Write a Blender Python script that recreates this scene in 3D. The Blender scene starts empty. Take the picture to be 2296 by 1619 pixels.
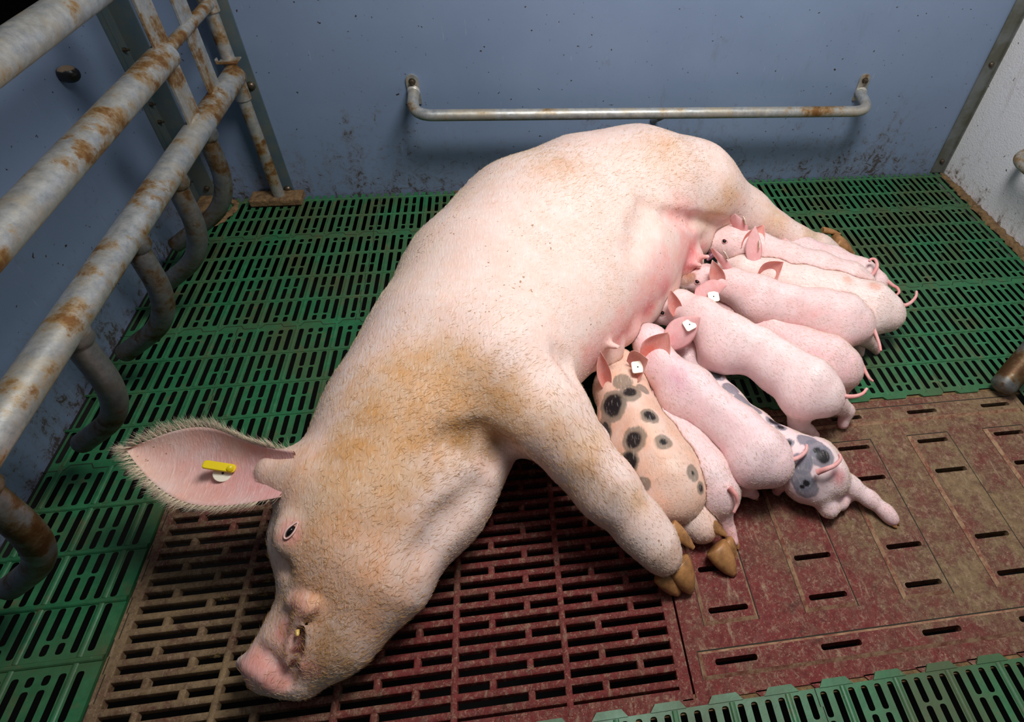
import bpy, bmesh, math, random
import numpy as np
from mathutils import Vector, Matrix

random.seed(4); RNG = np.random.default_rng(4)
SC = bpy.context.scene
COL = SC.collection

# ------------------------------------------------------------------ camera
CAM_C = np.array([0.67403538, -1.79004154, 1.18953441])
CAM_R = np.array([[0.99027762, -0.13227476, 0.04305364],
                  [-0.0610631, -0.69144844, -0.7198405],
                  [0.1249861, 0.71021295, -0.69280303]])      # rows: right, down, forward
FPX, PPX, PPY, IW, IH = 1349.26, 1321.96, 677.65, 2296.0, 1619.0
cam = bpy.data.cameras.new('camera')
cam_ob = bpy.data.objects.new('camera', cam); COL.objects.link(cam_ob)
cam.sensor_fit = 'HORIZONTAL'; cam.sensor_width = 36.0
cam.lens = FPX / IW * 36.0
cam.shift_x = (IW / 2 - PPX) / IW
cam.shift_y = (PPY - IH / 2) / IW
cam.clip_start = 0.02; cam.clip_end = 50
_r = CAM_R
cam_ob.matrix_world = Matrix(((_r[0][0], -_r[1][0], -_r[2][0], CAM_C[0]),
                              (_r[0][1], -_r[1][1], -_r[2][1], CAM_C[1]),
                              (_r[0][2], -_r[1][2], -_r[2][2], CAM_C[2]), (0, 0, 0, 1)))
SC.camera = cam_ob

def at(x, y, z=0.0):
    "photo pixel at height z -> world point"
    d = CAM_R.T @ np.array([(x - PPX) / FPX, (y - PPY) / FPX, 1.0])
    return CAM_C + d * ((z - CAM_C[2]) / d[2])

# ------------------------------------------------------------------ light
SC.view_settings.view_transform = 'Standard'
SC.view_settings.look = 'None'
SC.view_settings.gamma = 1.0
SC.view_settings.use_curve_mapping = False
SC.view_settings.exposure = 0.0
wd = bpy.data.worlds.new('world'); SC.world = wd; wd.use_nodes = True
wd.node_tree.nodes['Background'].inputs[0].default_value = (0.55, 0.62, 0.75, 1)
wd.node_tree.nodes['Background'].inputs[1].default_value = 0.05

def area(name, loc, target, sx, sy, power, color):
    l = bpy.data.lights.new(name, 'AREA'); l.shape = 'RECTANGLE'; l.size = sx; l.size_y = sy
    l.energy = power; l.color = color
    o = bpy.data.objects.new(name, l); COL.objects.link(o); o.location = loc
    o.rotation_euler = (Vector(target) - Vector(loc)).to_track_quat('-Z', 'Y').to_euler()
    return o
area('pen_lamp', (1.22, -0.98, 1.95), (1.12, -0.72, 0.0), 0.8, 0.4, 37, (1.0, 0.985, 0.97))
area('ceiling_fill', (0.8, -1.3, 2.9), (0.8, -0.7, 0.0), 2.4, 1.6, 11, (0.86, 0.93, 1.0))  # broad fill light added out of view, lifts the gate and floor from above

# ------------------------------------------------------------------ materials
class NT:
    def __init__(s, name):
        s.m = bpy.data.materials.new(name); s.m.use_nodes = True
        s.t = s.m.node_tree; s.b = s.t.nodes['Principled BSDF']
    def n(s, typ, ins=None, **kw):
        nd = s.t.nodes.new(typ)
        for k, v in kw.items(): setattr(nd, k, v)
        for k, v in (ins or {}).items():
            if isinstance(v, bpy.types.NodeSocket): s.t.links.new(v, nd.inputs[k])
            else: nd.inputs[k].default_value = v
        return nd
    def pos(s): return s.n('ShaderNodeNewGeometry').outputs['Position']
    def mapped(s, scale=(1, 1, 1), rot=(0, 0, 0), vec=None):
        return s.n('ShaderNodeMapping', {'Vector': vec or s.pos(), 'Scale': scale, 'Rotation': rot}).outputs[0]
    def noise(s, scale, detail=4, rough=0.6, vec=None, dist=0.0):
        return s.n('ShaderNodeTexNoise', {'Vector': vec or s.pos(), 'Scale': scale, 'Detail': detail, 'Roughness': rough, 'Distortion': dist}).outputs[0]
    def ramp(s, fac, a, b, ca=0.0, cb=1.0):
        return s.n('ShaderNodeMapRange', {'Value': fac, 'From Min': a, 'From Max': b, 'To Min': ca, 'To Max': cb}, clamp=True).outputs[0]
    def mix(s, fac, a, b):
        nd = s.t.nodes.new('ShaderNodeMix'); nd.data_type = 'RGBA'
        for idx, v in ((0, fac), (6, a), (7, b)):
            if isinstance(v, bpy.types.NodeSocket): s.t.links.new(v, nd.inputs[idx])
            else: nd.inputs[idx].default_value = v if idx == 0 else (*v[:3], 1)
        return nd.outputs[2]
    def math(s, op, a, b=0.0):
        return s.n('ShaderNodeMath', {0: a, 1: b}, operation=op).outputs[0]
    def sep(s, vec=None):
        return s.n('ShaderNodeSeparateXYZ', {0: vec or s.pos()}).outputs
    def attr(s, name): return s.n('ShaderNodeAttribute', attribute_name=name).outputs
    def bump(s, h, strength=0.3, dist=0.01):
        b = s.n('ShaderNodeBump', {'Height': h, 'Strength': strength, 'Distance': dist})
        s.t.links.new(b.outputs[0], s.b.inputs['Normal'])
    def set(s, color=None, rough=None, metal=None, **kw):
        for k, v in (('Base Color', color), ('Roughness', rough), ('Metallic', metal), *kw.items()):
            if v is None: continue
            if isinstance(v, bpy.types.NodeSocket): s.t.links.new(v, s.b.inputs[k])
            else: s.b.inputs[k].default_value = (*v, 1) if isinstance(v, tuple) and len(v) == 3 else v
        return s.m

def srgb(r, g, b):
    f = lambda c: (c / 12.92 if c <= 0.04045 else ((c + 0.055) / 1.055) ** 2.4)
    return (f(r / 255), f(g / 255), f(b / 255))

M = {}
# green plastic slats, muddy in patches
t = NT('green_plastic'); n1 = t.noise(6, 6, 0.65); n2 = t.noise(38, 5, 0.7); n3 = t.noise(1.6, 3)
c = t.mix(t.ramp(n2, 0.3, 0.75), srgb(28, 92, 54), srgb(50, 118, 75))
c = t.mix(t.ramp(t.math('ADD', n1, t.math('MULTIPLY', n3, 0.6)), 0.70, 1.0, 0, 0.9), c, srgb(66, 78, 44))
c = t.mix(t.ramp(t.noise(13, 8, 0.78), 0.56, 0.68, 0, 0.8), c, srgb(98, 84, 54))
c = t.mix(t.ramp(t.noise(330, 2, 0.5), 0.72, 0.78), c, srgb(150, 128, 84))
t.bump(n2, 0.15, 0.004); M['green'] = t.set(c, t.ramp(n1, 0.3, 0.8, 0.42, 0.68), Specular_IOR_Level=None) if False else t.set(c, t.ramp(n1, 0.3, 0.8, 0.42, 0.68))
# red cast grate
def red_mat(name, dirt, w):
    t = NT(name); n1 = t.noise(8, 9, 0.78); n2 = t.noise(75, 8, 0.82); n3 = t.noise(2.6, 5, 0.65); n5 = t.noise(26, 8, 0.8, dist=0.6)
    c = t.mix(t.ramp(n2, 0.35, 0.68), srgb(84, 22, 20), srgb(128, 44, 42))
    c = t.mix(t.ramp(t.math('ADD', n5, t.math('MULTIPLY', n2, 0.5)), 0.78, 1.0, 0, 0.7), c, srgb(112, 84, 82))
    # feed mash and dung lie thickest around one corner
    lf = t.ramp(t.n('ShaderNodeVectorMath', {0: t.pos(), 1: dirt[0]}, operation='DISTANCE').outputs[1], dirt[1], dirt[2], dirt[3], 0.0)
    f = t.math('ADD', t.math('ADD', t.math('MULTIPLY', n1, 0.9), t.math('MULTIPLY', n3, 0.5)), t.math('ADD', t.math('MULTIPLY', n5, 0.45), lf))
    c = t.mix(t.ramp(t.math('ADD', f, t.math('MULTIPLY', n2, 0.5)), 1.20 - w, 1.48 - w, 0, 0.92), c, srgb(96, 78, 58))
    c = t.mix(t.ramp(t.math('ADD', f, t.math('MULTIPLY', n2, 0.9)), 1.55 - w, 1.80 - w, 0, 0.8), c, srgb(136, 112, 78))
    c = t.mix(t.ramp(t.noise(22, 7, 0.75, dist=1.0), 0.58, 0.67, 0, 0.7), c, srgb(62, 26, 20))
    c = t.mix(t.ramp(t.noise(90, 8, 0.88, dist=0.5), 0.52, 0.61, 0, 0.7), c, srgb(158, 130, 106))
    c = t.mix(t.ramp(t.noise(5.5, 9, 0.8, vec=t.mapped((9, 3, 4), (0, 0, 0.9)), dist=0.4), 0.56, 0.66, 0, 0.6), c, srgb(168, 144, 118))
    c = t.mix(t.ramp(t.noise(330, 3, 0.6), 0.64, 0.72, 0, 0.85), c, srgb(190, 160, 124))
    t.bump(t.math('ADD', n2, t.math('MULTIPLY', n5, 0.8)), 0.5, 0.004)
    return t.set(c, t.ramp(f, 0.8, 1.5, 0.5, 0.85), **{'Specular IOR Level': 0.35})
M['red_grate'] = red_mat('red_cast_iron', ((0.03, -1.38, 0), 0.12, 0.55, 0.30), 0.0)
t = NT('plate_edge_dust'); M['plate_edge'] = t.set(t.mix(t.ramp(t.noise(45, 6, 0.8), 0.42, 0.6), srgb(172, 140, 108), srgb(128, 72, 58)), 0.8)
M['red_plate'] = red_mat('red_plate', ((1.72, -1.08, 0), 0.2, 0.75, 0.24), 0.01)
# blue-grey panel
def wall_mat(name, ca, cb, floorz, dirtcol, amt, bumps=0.0):
    t = NT(name); z = t.sep()[2]
    v = t.mapped((1, 1, 0.22)); st = t.noise(9, 9, 0.78, vec=v); sp = t.noise(34, 9, 0.8, dist=0.8); big = t.noise(2.2, 5)
    c = t.mix(t.ramp(big, 0.3, 0.7), ca, cb)
    v2 = t.mapped((9, 9, 1.0)); scr = t.noise(14, 2, 0.5, vec=v2)
    c = t.mix(t.ramp(scr, 0.70, 0.76, 0, 0.25), c, srgb(176, 186, 200))
    v3 = t.mapped((5.5, 5.5, 1.4), (0.0, 0.35, 0.0)); streak = t.math('ADD', t.noise(3.2, 8, 0.8, vec=v3, dist=0.5), t.math('MULTIPLY', t.noise(1.3, 3), 0.5))
    c = t.mix(t.ramp(streak, 0.87, 1.02, 0, 0.55), c, t.mix(0.5, dirtcol, ca))
    low = t.ramp(z, 0.0, floorz, 0.135, 0.0)
    f = t.math('ADD', t.math('ADD', t.math('MULTIPLY', sp, 0.62), t.math('MULTIPLY', st, 0.42)), low)
    c = t.mix(t.ramp(f, 0.585 + amt, 0.72 + amt, 0, 0.7), c, dirtcol)
    c = t.mix(t.ramp(t.math('ADD', f, 0.0), 0.655 + amt, 0.69 + amt, 0, 0.75), c, srgb(64, 50, 36))
    c = t.mix(t.ramp(t.noise(85, 2, 0.5), 0.72, 0.75), c, srgb(58, 48, 40))
    if bumps: t.bump(t.noise(190, 3, 0.6), bumps, 0.004)
    return t.set(c, 0.42)
M['blue'] = wall_mat('blue_grey_panel', srgb(116, 134, 162), srgb(127, 145, 172), 0.36, srgb(104, 92, 78), 0.015)
M['white_wall'] = wall_mat('pale_rough_wall', srgb(226, 226, 230), srgb(232, 231, 232), 0.22, srgb(150, 120, 92), 0.03, 0.5)
# galvanised steel, rusty
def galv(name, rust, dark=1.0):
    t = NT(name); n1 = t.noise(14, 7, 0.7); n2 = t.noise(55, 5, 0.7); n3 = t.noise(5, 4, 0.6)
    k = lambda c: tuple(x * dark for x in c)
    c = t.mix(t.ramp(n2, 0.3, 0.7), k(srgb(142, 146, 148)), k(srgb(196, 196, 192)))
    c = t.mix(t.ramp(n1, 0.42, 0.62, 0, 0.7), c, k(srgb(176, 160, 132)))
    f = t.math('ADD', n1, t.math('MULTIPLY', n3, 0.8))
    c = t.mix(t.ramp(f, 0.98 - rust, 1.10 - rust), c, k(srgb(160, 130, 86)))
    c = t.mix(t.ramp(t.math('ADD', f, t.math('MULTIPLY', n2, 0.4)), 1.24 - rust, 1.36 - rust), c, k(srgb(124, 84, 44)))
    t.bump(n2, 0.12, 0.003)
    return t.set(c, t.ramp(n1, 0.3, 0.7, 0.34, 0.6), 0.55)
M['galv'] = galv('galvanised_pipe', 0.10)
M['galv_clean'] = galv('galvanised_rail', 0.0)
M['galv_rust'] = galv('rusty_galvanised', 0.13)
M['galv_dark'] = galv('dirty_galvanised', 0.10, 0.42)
t = NT('zinc_trim'); n1 = t.noise(9, 6, 0.7)
M['zinc'] = t.set(t.mix(t.ramp(n1, 0.4, 0.65), srgb(92, 112, 122), srgb(120, 124, 112)), 0.42, 0.4)
t = NT('grimy_trim'); M['grime'] = t.set(t.mix(t.ramp(t.noise(12, 6, 0.7), 0.4, 0.6), srgb(92, 92, 80), srgb(112, 116, 114)), 0.6, 0.2)
M['weld'] = NT('weld_bead').set(srgb(205, 200, 190), 0.4, 0.5)
M['bolt'] = NT('dark_bolt').set(srgb(92, 80, 66), 0.35, 0.7)
t = NT('black_rubber'); nz = t.n('ShaderNodeSeparateXYZ', {0: t.n('ShaderNodeNewGeometry').outputs['Normal']}).outputs[2]
M['rubber'] = t.set(t.mix(t.ramp(t.math('ADD', nz, t.math('MULTIPLY', t.noise(40, 3), 0.5)), 0.85, 0.98), srgb(30, 27, 26), srgb(150, 126, 100)), 0.35)
M['pit'] = NT('dark_slurry_pit').set(srgb(24, 22, 20), 0.9)
M['barn'] = NT('dark_barn_wall').set(srgb(52, 54, 60), 0.9)
t = NT('caked_mud'); M['mud'] = t.set(t.mix(t.ramp(t.noise(60, 6, 0.7), 0.35, 0.65), srgb(96, 70, 44), srgb(150, 118, 78)), 0.85)
t.bump(t.noise(90, 5, 0.7), 0.8, 0.01)
t = NT('joint_dirt'); M['joint'] = t.set(srgb(34, 34, 22), 0.9)

# ------------------------------------------------------------------ mesh helpers
def link(name, me, mat, parent=None):
    o = bpy.data.objects.new(name, me); COL.objects.link(o)
    for m in (mat if isinstance(mat, (list, tuple)) else [mat]): me.materials.append(m)
    if parent: o.parent = parent
    return o

def smooth(o, ang=None):
    me = o.data
    me.polygons.foreach_set('use_smooth', np.ones(len(me.polygons), bool))
    if ang: 
        try: me.set_sharp_from_angle(angle=math.radians(ang))
        except Exception: pass
    return o

class MB:
    "collects shapes for ONE mesh object"
    def __init__(s): s.v = []; s.f = []
    def add(s, v, f):
        k = len(s.v); s.v += [tuple(p) for p in v]; s.f += [tuple(i + k for i in q) for q in f]
    def box(s, a, b):
        (x0, y0, z0), (x1, y1, z1) = a, b
        s.add([(x0,y0,z0),(x1,y0,z0),(x1,y1,z0),(x0,y1,z0),(x0,y0,z1),(x1,y0,z1),(x1,y1,z1),(x0,y1,z1)],
              [(0,3,2,1),(4,5,6,7),(0,1,5,4),(1,2,6,5),(2,3,7,6),(3,0,4,7)])
    def tube(s, pts, r, n=20, cap=True, rs=None):
        pts = [np.array(p, float) for p in pts]; m = len(pts)
        rr = rs if rs is not None else [r] * m
        up = np.array([0.13, 0.21, 0.97]); v = []; prev = None
        for i, p in enumerate(pts):
            tg = pts[min(i + 1, m - 1)] - pts[max(i - 1, 0)]; tg = tg / (np.linalg.norm(tg) + 1e-12)
            if prev is None:
                a = np.cross(tg, up); a /= np.linalg.norm(a)
            else:
                a = prev - tg * (prev @ tg); a /= np.linalg.norm(a)
            prev = a; b = np.cross(tg, a)
            for k in range(n):
                th = 2 * math.pi * k / n
                v.append(p + rr[i] * (math.cos(th) * a + math.sin(th) * b))
        f = [(i*n+k, i*n+(k+1)%n, (i+1)*n+(k+1)%n, (i+1)*n+k) for i in range(m-1) for k in range(n)]
        if cap: f += [tuple(reversed(range(n))), tuple((m-1)*n+k for k in range(n))]
        s.add(v, f)
    def lathe(s, c, axis, prof, n=24):
        "prof: (distance along axis, radius)"
        axis = np.array(axis, float); axis /= np.linalg.norm(axis)
        a = np.cross(axis, (0.3, 0.5, 0.81)); a /= np.linalg.norm(a); b = np.cross(axis, a); v = []
        for (h, r) in prof:
            for k in range(n):
                th = 2*math.pi*k/n; v.append(np.array(c) + axis*h + r*(math.cos(th)*a + math.sin(th)*b))
        m = len(prof)
        f = [(i*n+k, i*n+(k+1)%n, (i+1)*n+(k+1)%n, (i+1)*n+k) for i in range(m-1) for k in range(n)]
        f += [tuple(reversed(range(n))), tuple((m-1)*n+k for k in range(n))]
        s.add(v, f)
    def build(s, name, mat, parent=None, sm=None, bevel=0):
        me = bpy.data.meshes.new(name); me.from_pydata(s.v, [], s.f); me.update()
        o = link(name, me, mat, parent)
        if bevel:
            md = o.modifiers.new('bevel', 'BEVEL'); md.width = bevel; md.segments = 2; md.limit_method = 'ANGLE'
        if sm: smooth(o, sm)
        return o

def bez(pts, n=12):
    "rounded polyline: pts with fillet radius as 4th value"
    out = []
    P = [np.array(p[:3], float) for p in pts]
    for i, p in enumerate(pts):
        r = p[3] if len(p) > 3 else 0
        if r and 0 < i < len(P) - 1:
            a = P[i-1] - P[i]; b = P[i+1] - P[i]
            a = P[i] + a / np.linalg.norm(a) * r; b = P[i] + b / np.linalg.norm(b) * r
            for k in range(n + 1):
                u = k / n; out.append((1-u)**2 * a + 2*u*(1-u) * P[i] + u*u * b)
        else: out.append(P[i])
    return out

def spline(pts, n=8):
    "Catmull-Rom through points"
    P = [np.array(p, float) for p in pts]; P = [2*P[0]-P[1]] + P + [2*P[-1]-P[-2]]; out = []
    for i in range(1, len(P) - 2):
        for k in range(n):
            u = k / n; a, b, c, d = P[i-1:i+3]
            out.append(0.5*((2*b)+(-a+c)*u+(2*a-5*b+4*c-d)*u*u+(-a+3*b-3*c+d)*u**3))
    out.append(P[-2]); return out

def thing(name, label, cat, loc=(0, 0, 0), group=None):
    o = bpy.data.objects.new(name, None); COL.objects.link(o); o.location = loc
    o.empty_display_size = 0.05
    return tag(o, label, cat, group)
def tag(o, label, cat, group=None):
    o['label'] = label; o['category'] = cat
    if group: o['group'] = group
    return o
def struct(o): o['kind'] = 'structure'; return o
def settle():
    "children were built in world coordinates: keep them in place under their moved parents"
    bpy.context.view_layer.update()
    for o in bpy.data.objects:
        if o.parent and o.parent.type == 'EMPTY': o.matrix_parent_inverse = o.parent.matrix_world.inverted()

# ------------------------------------------------------------------ room shell
WX0, WX1, WY = -0.335, 2.345, 0.032
b = MB(); b.box((WX0 - 0.03, WY, -0.03), (WX1 + 0.05, WY + 0.03, 1.15)); struct(b.build('wall_back', M['blue']))
b = MB(); b.box((WX0 - 0.03, -2.6, -0.03), (WX0, WY, 0.672)); struct(b.build('wall_left', M['blue']))
b = MB(); b.box((WX1, -2.6, -0.05), (WX1 + 0.08, WY, 1.15)); struct(b.build('wall_right', M['white_wall']))
b = MB(); b.box((-5, -4, 2.95), (6, 4, 3.0)); struct(b.build('ceiling', M['barn']))
b = MB(); b.box((-5.05, -4, -0.6), (-5, 4, 3.0)); struct(b.build('wall_barn_side', M['barn']))
b = MB(); b.box((-5.05, 4, -0.6), (6, 4.05, 3.0)); struct(b.build('wall_barn_end', M['barn']))
b = MB(); b.box((-5, -4, -0.62), (6, 4, -0.60)); struct(b.build('floor_pit', M['pit']))
# corner and edge trims
b = MB(); b.box((WX0, WY - 0.042, 0.0), (WX0 + 0.006, WY - 0.004, 0.9)); b.box((WX0, WY - 0.005, 0.0), (WX0 + 0.062, WY, 0.9))
b.box((WX0, WY - 0.06, 0.0), (WX0 + 0.004, WY - 0.042, 0.9))
tr1 = struct(b.build('trim_1', M['zinc']))
for z in (0.085, 0.29, 0.345, 0.50):
    bb = MB(); bb.lathe((WX0 + 0.006, WY - 0.03, z), (1, 0, 0), [(0, 0.006), (0.008, 0.006), (0.008, 0.003), (0.016, 0.003)], 10)
    bb.build('bolt', M['bolt'], tr1, 40)
bb = MB(); bb.lathe((WX0 + 0.042, WY - 0.005, 0.045), (0, -1, 0), [(0, 0.008), (0.006, 0.0075), (0.009, 0.004)], 12); bb.build('bolt', M['bolt'], tr1, 40)
b = MB(); b.box((-0.088, WY - 0.006, 0.0), (-0.030, WY, 0.95)); tr2 = struct(b.build('trim_2', M['zinc']))
for z in (0.03, 0.385):
    bb = MB(); bb.lathe((-0.047, WY - 0.006, z), (0, -1, 0), [(0, 0.0125), (0.004, 0.012), (0.009, 0.007), (0.010, 0.003)], 18); bb.build('bolt', M['bolt'], tr2, 40)
b = MB(); b.box((WX1 - 0.05, WY - 0.006, 0.0), (WX1, WY, 1.15)); b.box((WX1 - 0.006, WY - 0.012, 0.0), (WX1, WY, 1.15)); tr3 = struct(b.build('trim_3', M['grime']))
for z in (0.05, 0.42):
    bb = MB(); bb.lathe((WX1 - 0.028, WY - 0.006, z), (0, -1, 0), [(0, 0.009), (0.004, 0.009), (0.008, 0.005)], 14); bb.build('bolt', M['bolt'], tr3, 40)
# dark gap strip under the left and back panels
b = MB(); b.box((WX0, -2.4, -0.02), (WX0 + 0.012, WY, -0.004)); struct(b.build('trim_4', M['pit']))

# ------------------------------------------------------------------ green slatted floor
DV = 0.09772                    # row depth
def slot_patch(mb, x0, x1, y0, y1, hx0, hx1, hy0, hy1, r, depth=0.005, flare=0.0035):
    "rectangle with one rounded slot through it"
    if hx1 - hx0 < 1e-5 or hy1 - hy0 < 0.004:
        mb.add([(x0,y0,0),(x1,y0,0),(x1,y1,0),(x0,y1,0)], [(0,1,2,3)]); return
    r = min(r, (hx1-hx0)/2.001, (hy1-hy0)/2.001)
    ring = []; seg = 3
    for cx_, cy_, a0 in ((hx1-r, hy1-r, 0), (hx0+r, hy1-r, 90), (hx0+r, hy0+r, 180), (hx1-r, hy0+r, 270)):
        for k in range(seg + 1):
            a = math.radians(a0 + 90*k/seg); ring.append((cx_ + r*math.cos(a), cy_ + r*math.sin(a)))
    n = len(ring); C = [(x1,y1),(x0,y1),(x0,y0),(x1,y0)]
    v = [(*p, 0) for p in ring] + [(*p, 0) for p in C] + [(p[0] + math.copysign(flare, p[0]-(hx0+hx1)/2), p[1] + math.copysign(flare, p[1]-(hy0+hy1)/2), -depth) for p in ring]
    f = []
    for q in range(4):
        b0 = q*(seg+1)
        for k in range(seg): f.append((b0+k, n+q, b0+k+1))
        f.append((b0+seg, n+q, n+(q+1)%4, (b0+seg+1)%n))
    f = [tuple(reversed(q)) for q in f]
    # flip test kept simple: top must face up
    a, bb_, cc = (np.array(v[i]) for i in f[0][:3])
    if np.cross(bb_-a, cc-a)[2] < 0: f = [tuple(reversed(q)) for q in f]
    for k in range(n): f.append((k, (k+1) % n, n+4+(k+1) % n, n+4+k))
    mb.add(v, f)

SPL = {0: (0.335, 0.40, 0.93, 0.18), 1: (0.52, 0.57, 0.94, 0.06), 2: (0.45, 0.50, 0.94, 0.06), 3: (0.61, 0.67, 0.86, 0.06)}
def green_cell(mb, u, v, kind=0, xlo=None, xhi=None, ylo=None, yhi=None):
    "one 10 cm cell: long slot, two split slots, long slot. row in tile decides where the split lies"
    row = (v - 2) % 4
    y1 = -v*DV; y0 = -(v+1)*DV
    a, b_, hi, lo = SPL[row]
    ys = lambda q: y1 - q*(y1-y0)
    pit = 0.025; w = 0.0115
    for k in range(4):
        x0 = u*0.1 + k*pit; x1 = x0 + pit
        if xlo is not None and x0 < xlo - 1e-6 or xhi is not None and x1 > xhi + 1e-6: continue
        cx_ = (x0+x1)/2 + (0.0012 if k < 1 else -0.0012 if k > 2 else 0)
        split = k in (1, 2)
        if kind == 1: split = k in (0, 3) or k == 1 and False
        if kind == 1 and k == 1: continue_split = True
        if split:
            ym = ys((a+b_)/2)
            slot_patch(mb, x0, x1, ym, y1, cx_-w/2, cx_+w/2, ys(a), ys(lo), 0.0042)
            slot_patch(mb, x0, x1, y0, ym, cx_-w/2, cx_+w/2, ys(hi), ys(b_), 0.0042)
        else:
            slot_patch(mb, x0, x1, y0, y1, cx_-w/2, cx_+w/2, ys(hi), ys(lo), 0.0042)

def bar_x(mb, x0, x1, y, w, h, z0=-0.001, n=6):
    "half-round raised rib along X"
    v = []
    for x in (x0, x1):
        for k in range(n + 1):
            a = math.pi*k/n; v.append((x, y + w/2*math.cos(a), z0 + h*math.sin(a)))
    m = n + 1
    mb.add(v, [(k, k+1, m+k+1, m+k) for k in range(n)] + [tuple(range(m)), tuple(reversed(range(m, 2*m)))])
def bar_y(mb, y0, y1, x, w, h, z0=-0.001, n=6):
    v = []
    for y in (y0, y1):
        for k in range(n + 1):
            a = math.pi*k/n; v.append((x + w/2*math.cos(a), y, z0 + h*math.sin(a)))
    m = n + 1
    mb.add(v, [(k, m+k, m+k+1, k+1) for k in range(n)] + [tuple(reversed(range(m))), tuple(range(m, 2*m))])

g = MB(); jt = MB()
def seam_x(y, x0, x1, amp=0.006, per=0.1, ph=0.0):
    x = x0
    pts = []
    while x < x1:
        pts += [(x, y-amp), (x+per*0.42, y-amp), (x+per*0.5, y+amp), (x+per*0.92, y+amp)]; x += per
    for (a, b_) in zip(pts, pts[1:]):
        d = np.array(b_) - np.array(a); nn = np.array((-d[1], d[0])); nn = nn/np.linalg.norm(nn)*0.0009
        jt.add([(a[0]-nn[0],a[1]-nn[1],0.0004),(b_[0]-nn[0],b_[1]-nn[1],0.0004),(b_[0]+nn[0],b_[1]+nn[1],0.0004),(a[0]+nn[0],a[1]+nn[1],0.0004)], [(0,1,2,3)])
def seam_col(u, v):
    "tiles are six cells wide, staggered by three"
    off = 3 if v < 6 else 0
    return (u - off) % 6 == 5
U0, U1 = -3.35, 23.45
def cells(v, ua, ub):
    for u in range(math.floor(ua), math.ceil(ub)):
        green_cell(g, u, v, 0, ua*0.1 if u < ua else None, ub*0.1 if u+1 > ub else None)
        if seam_col(u, v):      # butt joint of two tiles in mid-cell
            x = u*0.1 + 0.05
            for yy0, yy1, dx in ((0, 0.28, 0.0), (0.28, 0.72, 0.004), (0.72, 1, -0.003)):
                jt.add([(x+dx-0.0008, -(v+yy1)*DV, 0.0004), (x+dx+0.0008, -(v+yy1)*DV, 0.0004), (x+dx+0.0008, -(v+yy0)*DV, 0.0004), (x+dx-0.0008, -(v+yy0)*DV, 0.0004)], [(0,1,2,3)])
for v in range(0, 10): cells(v, U0, U1)
# half row under the back panel: comb ends
for u in np.arange(U0*0.1, U1*0.1, 0.025):
    g.add([(u, -0.0, 0), (u+0.0068, 0, 0), (u+0.0068, 0.024, 0), (u, 0.024, 0)], [(0,1,2,3)])
    g.add([(u+0.0182, -0.0, 0), (u+0.025, 0, 0), (u+0.025, 0.024, 0), (u+0.0182, 0.024, 0)], [(0,1,2,3)])
# left column beside the red grate, front strip
for v in range(10, 18): cells(v, U0, -0.57)
XG0 = -0.057
for v in (16, 17): cells(v, -0.5, 18.9)
for v in range(10, 16): cells(v, 19.5, U1)
# joint filler strips left of the grate and at cut columns
def flat(x0, x1, y0, y1): g.add([(x0,y0,0),(x1,y0,0),(x1,y1,0),(x0,y1,0),(x0,y0,-0.016),(x1,y0,-0.016),(x1,y1,-0.016),(x0,y1,-0.016)], [(0,1,2,3),(0,4,5,1),(1,5,6,2),(2,6,7,3),(3,7,4,0)])
flat(-0.075, XG0 - 0.002, -18*DV, -10*DV)
flat(-0.075, -0.05, -18*DV, -16.05*DV)
flat(1.89, 1.95, -18*DV, -16*DV)
# ribs
for v in range(0, 10):
    seam = (v % 4 == 2)
    if seam: seam_x(-v*DV, U0*0.1, U1*0.1)
    else: bar_x(g, U0*0.1, U1*0.1, -v*DV, 0.0075, 0.0042)
    for u in range(-3, 24):
        bar_y(g, -(v+0.95)*DV, -(v+0.05)*DV, u*0.1, 0.0085, 0.0028 if v < 2 else 0.002)
seam_x(-10*DV, U0*0.1, XG0)
for v in range(11, 18):
    bar_x(g, U0*0.1, XG0 - 0.002, -v*DV, 0.011, 0.006)
    if v >= 17: bar_x(g, XG0, 2.0, -v*DV, 0.009, 0.004)
    if v < 16: bar_x(g, 1.955, U1*0.1, -v*DV, 0.009, 0.004)
for v in range(10, 18):
    for u in range(-3, 0): bar_y(g, -(v+0.95)*DV, -(v+0.05)*DV, u*0.1, 0.011, 0.004)
    if v >= 16:
        for u in range(0, 20): bar_y(g, -(v+0.95)*DV, -(v+0.02)*DV, u*0.1, 0.011, 0.004)
# teeth of the green tiles: toward the red plates at the front and at the back
def tooth(xc, y, s, d=0.012, w0=0.062, w1=0.042, z=0.0015):
    v = [(xc-w0/2, y, z), (xc+w0/2, y, z), (xc+w1/2, y+s*d, z), (xc-w1/2, y+s*d, z)]
    vv = v + [(x, yy, -0.016) for x, yy, _ in v]
    f = [(0,1,2,3),(1,5,6,2),(2,6,7,3),(3,7,4,0),(0,4,5,1)]
    if s < 0: f = [tuple(reversed(q)) for q in f]
    g.add(vv, f)
for k in range(0, 20): tooth(0.088 - 0.1 + 0.1*k + 0.002, -16*DV - 0.0005, 1)
for k in range(-1, 20): tooth(0.012 + 0.1*k, -10*DV, -1, 0.009, 0.066, 0.05)
floor = struct(g.build('floor', M['green']))
jt.build('joint', M['joint'], floor)
b = MB(); b.box((XG0, -1.572, -0.018), (1.95, -1.545, -0.0055)); b.box((XG0, -1.0, -0.018), (1.95, -0.962, -0.0055)); b.build('joint_filling', M['mud'], floor)

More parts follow.
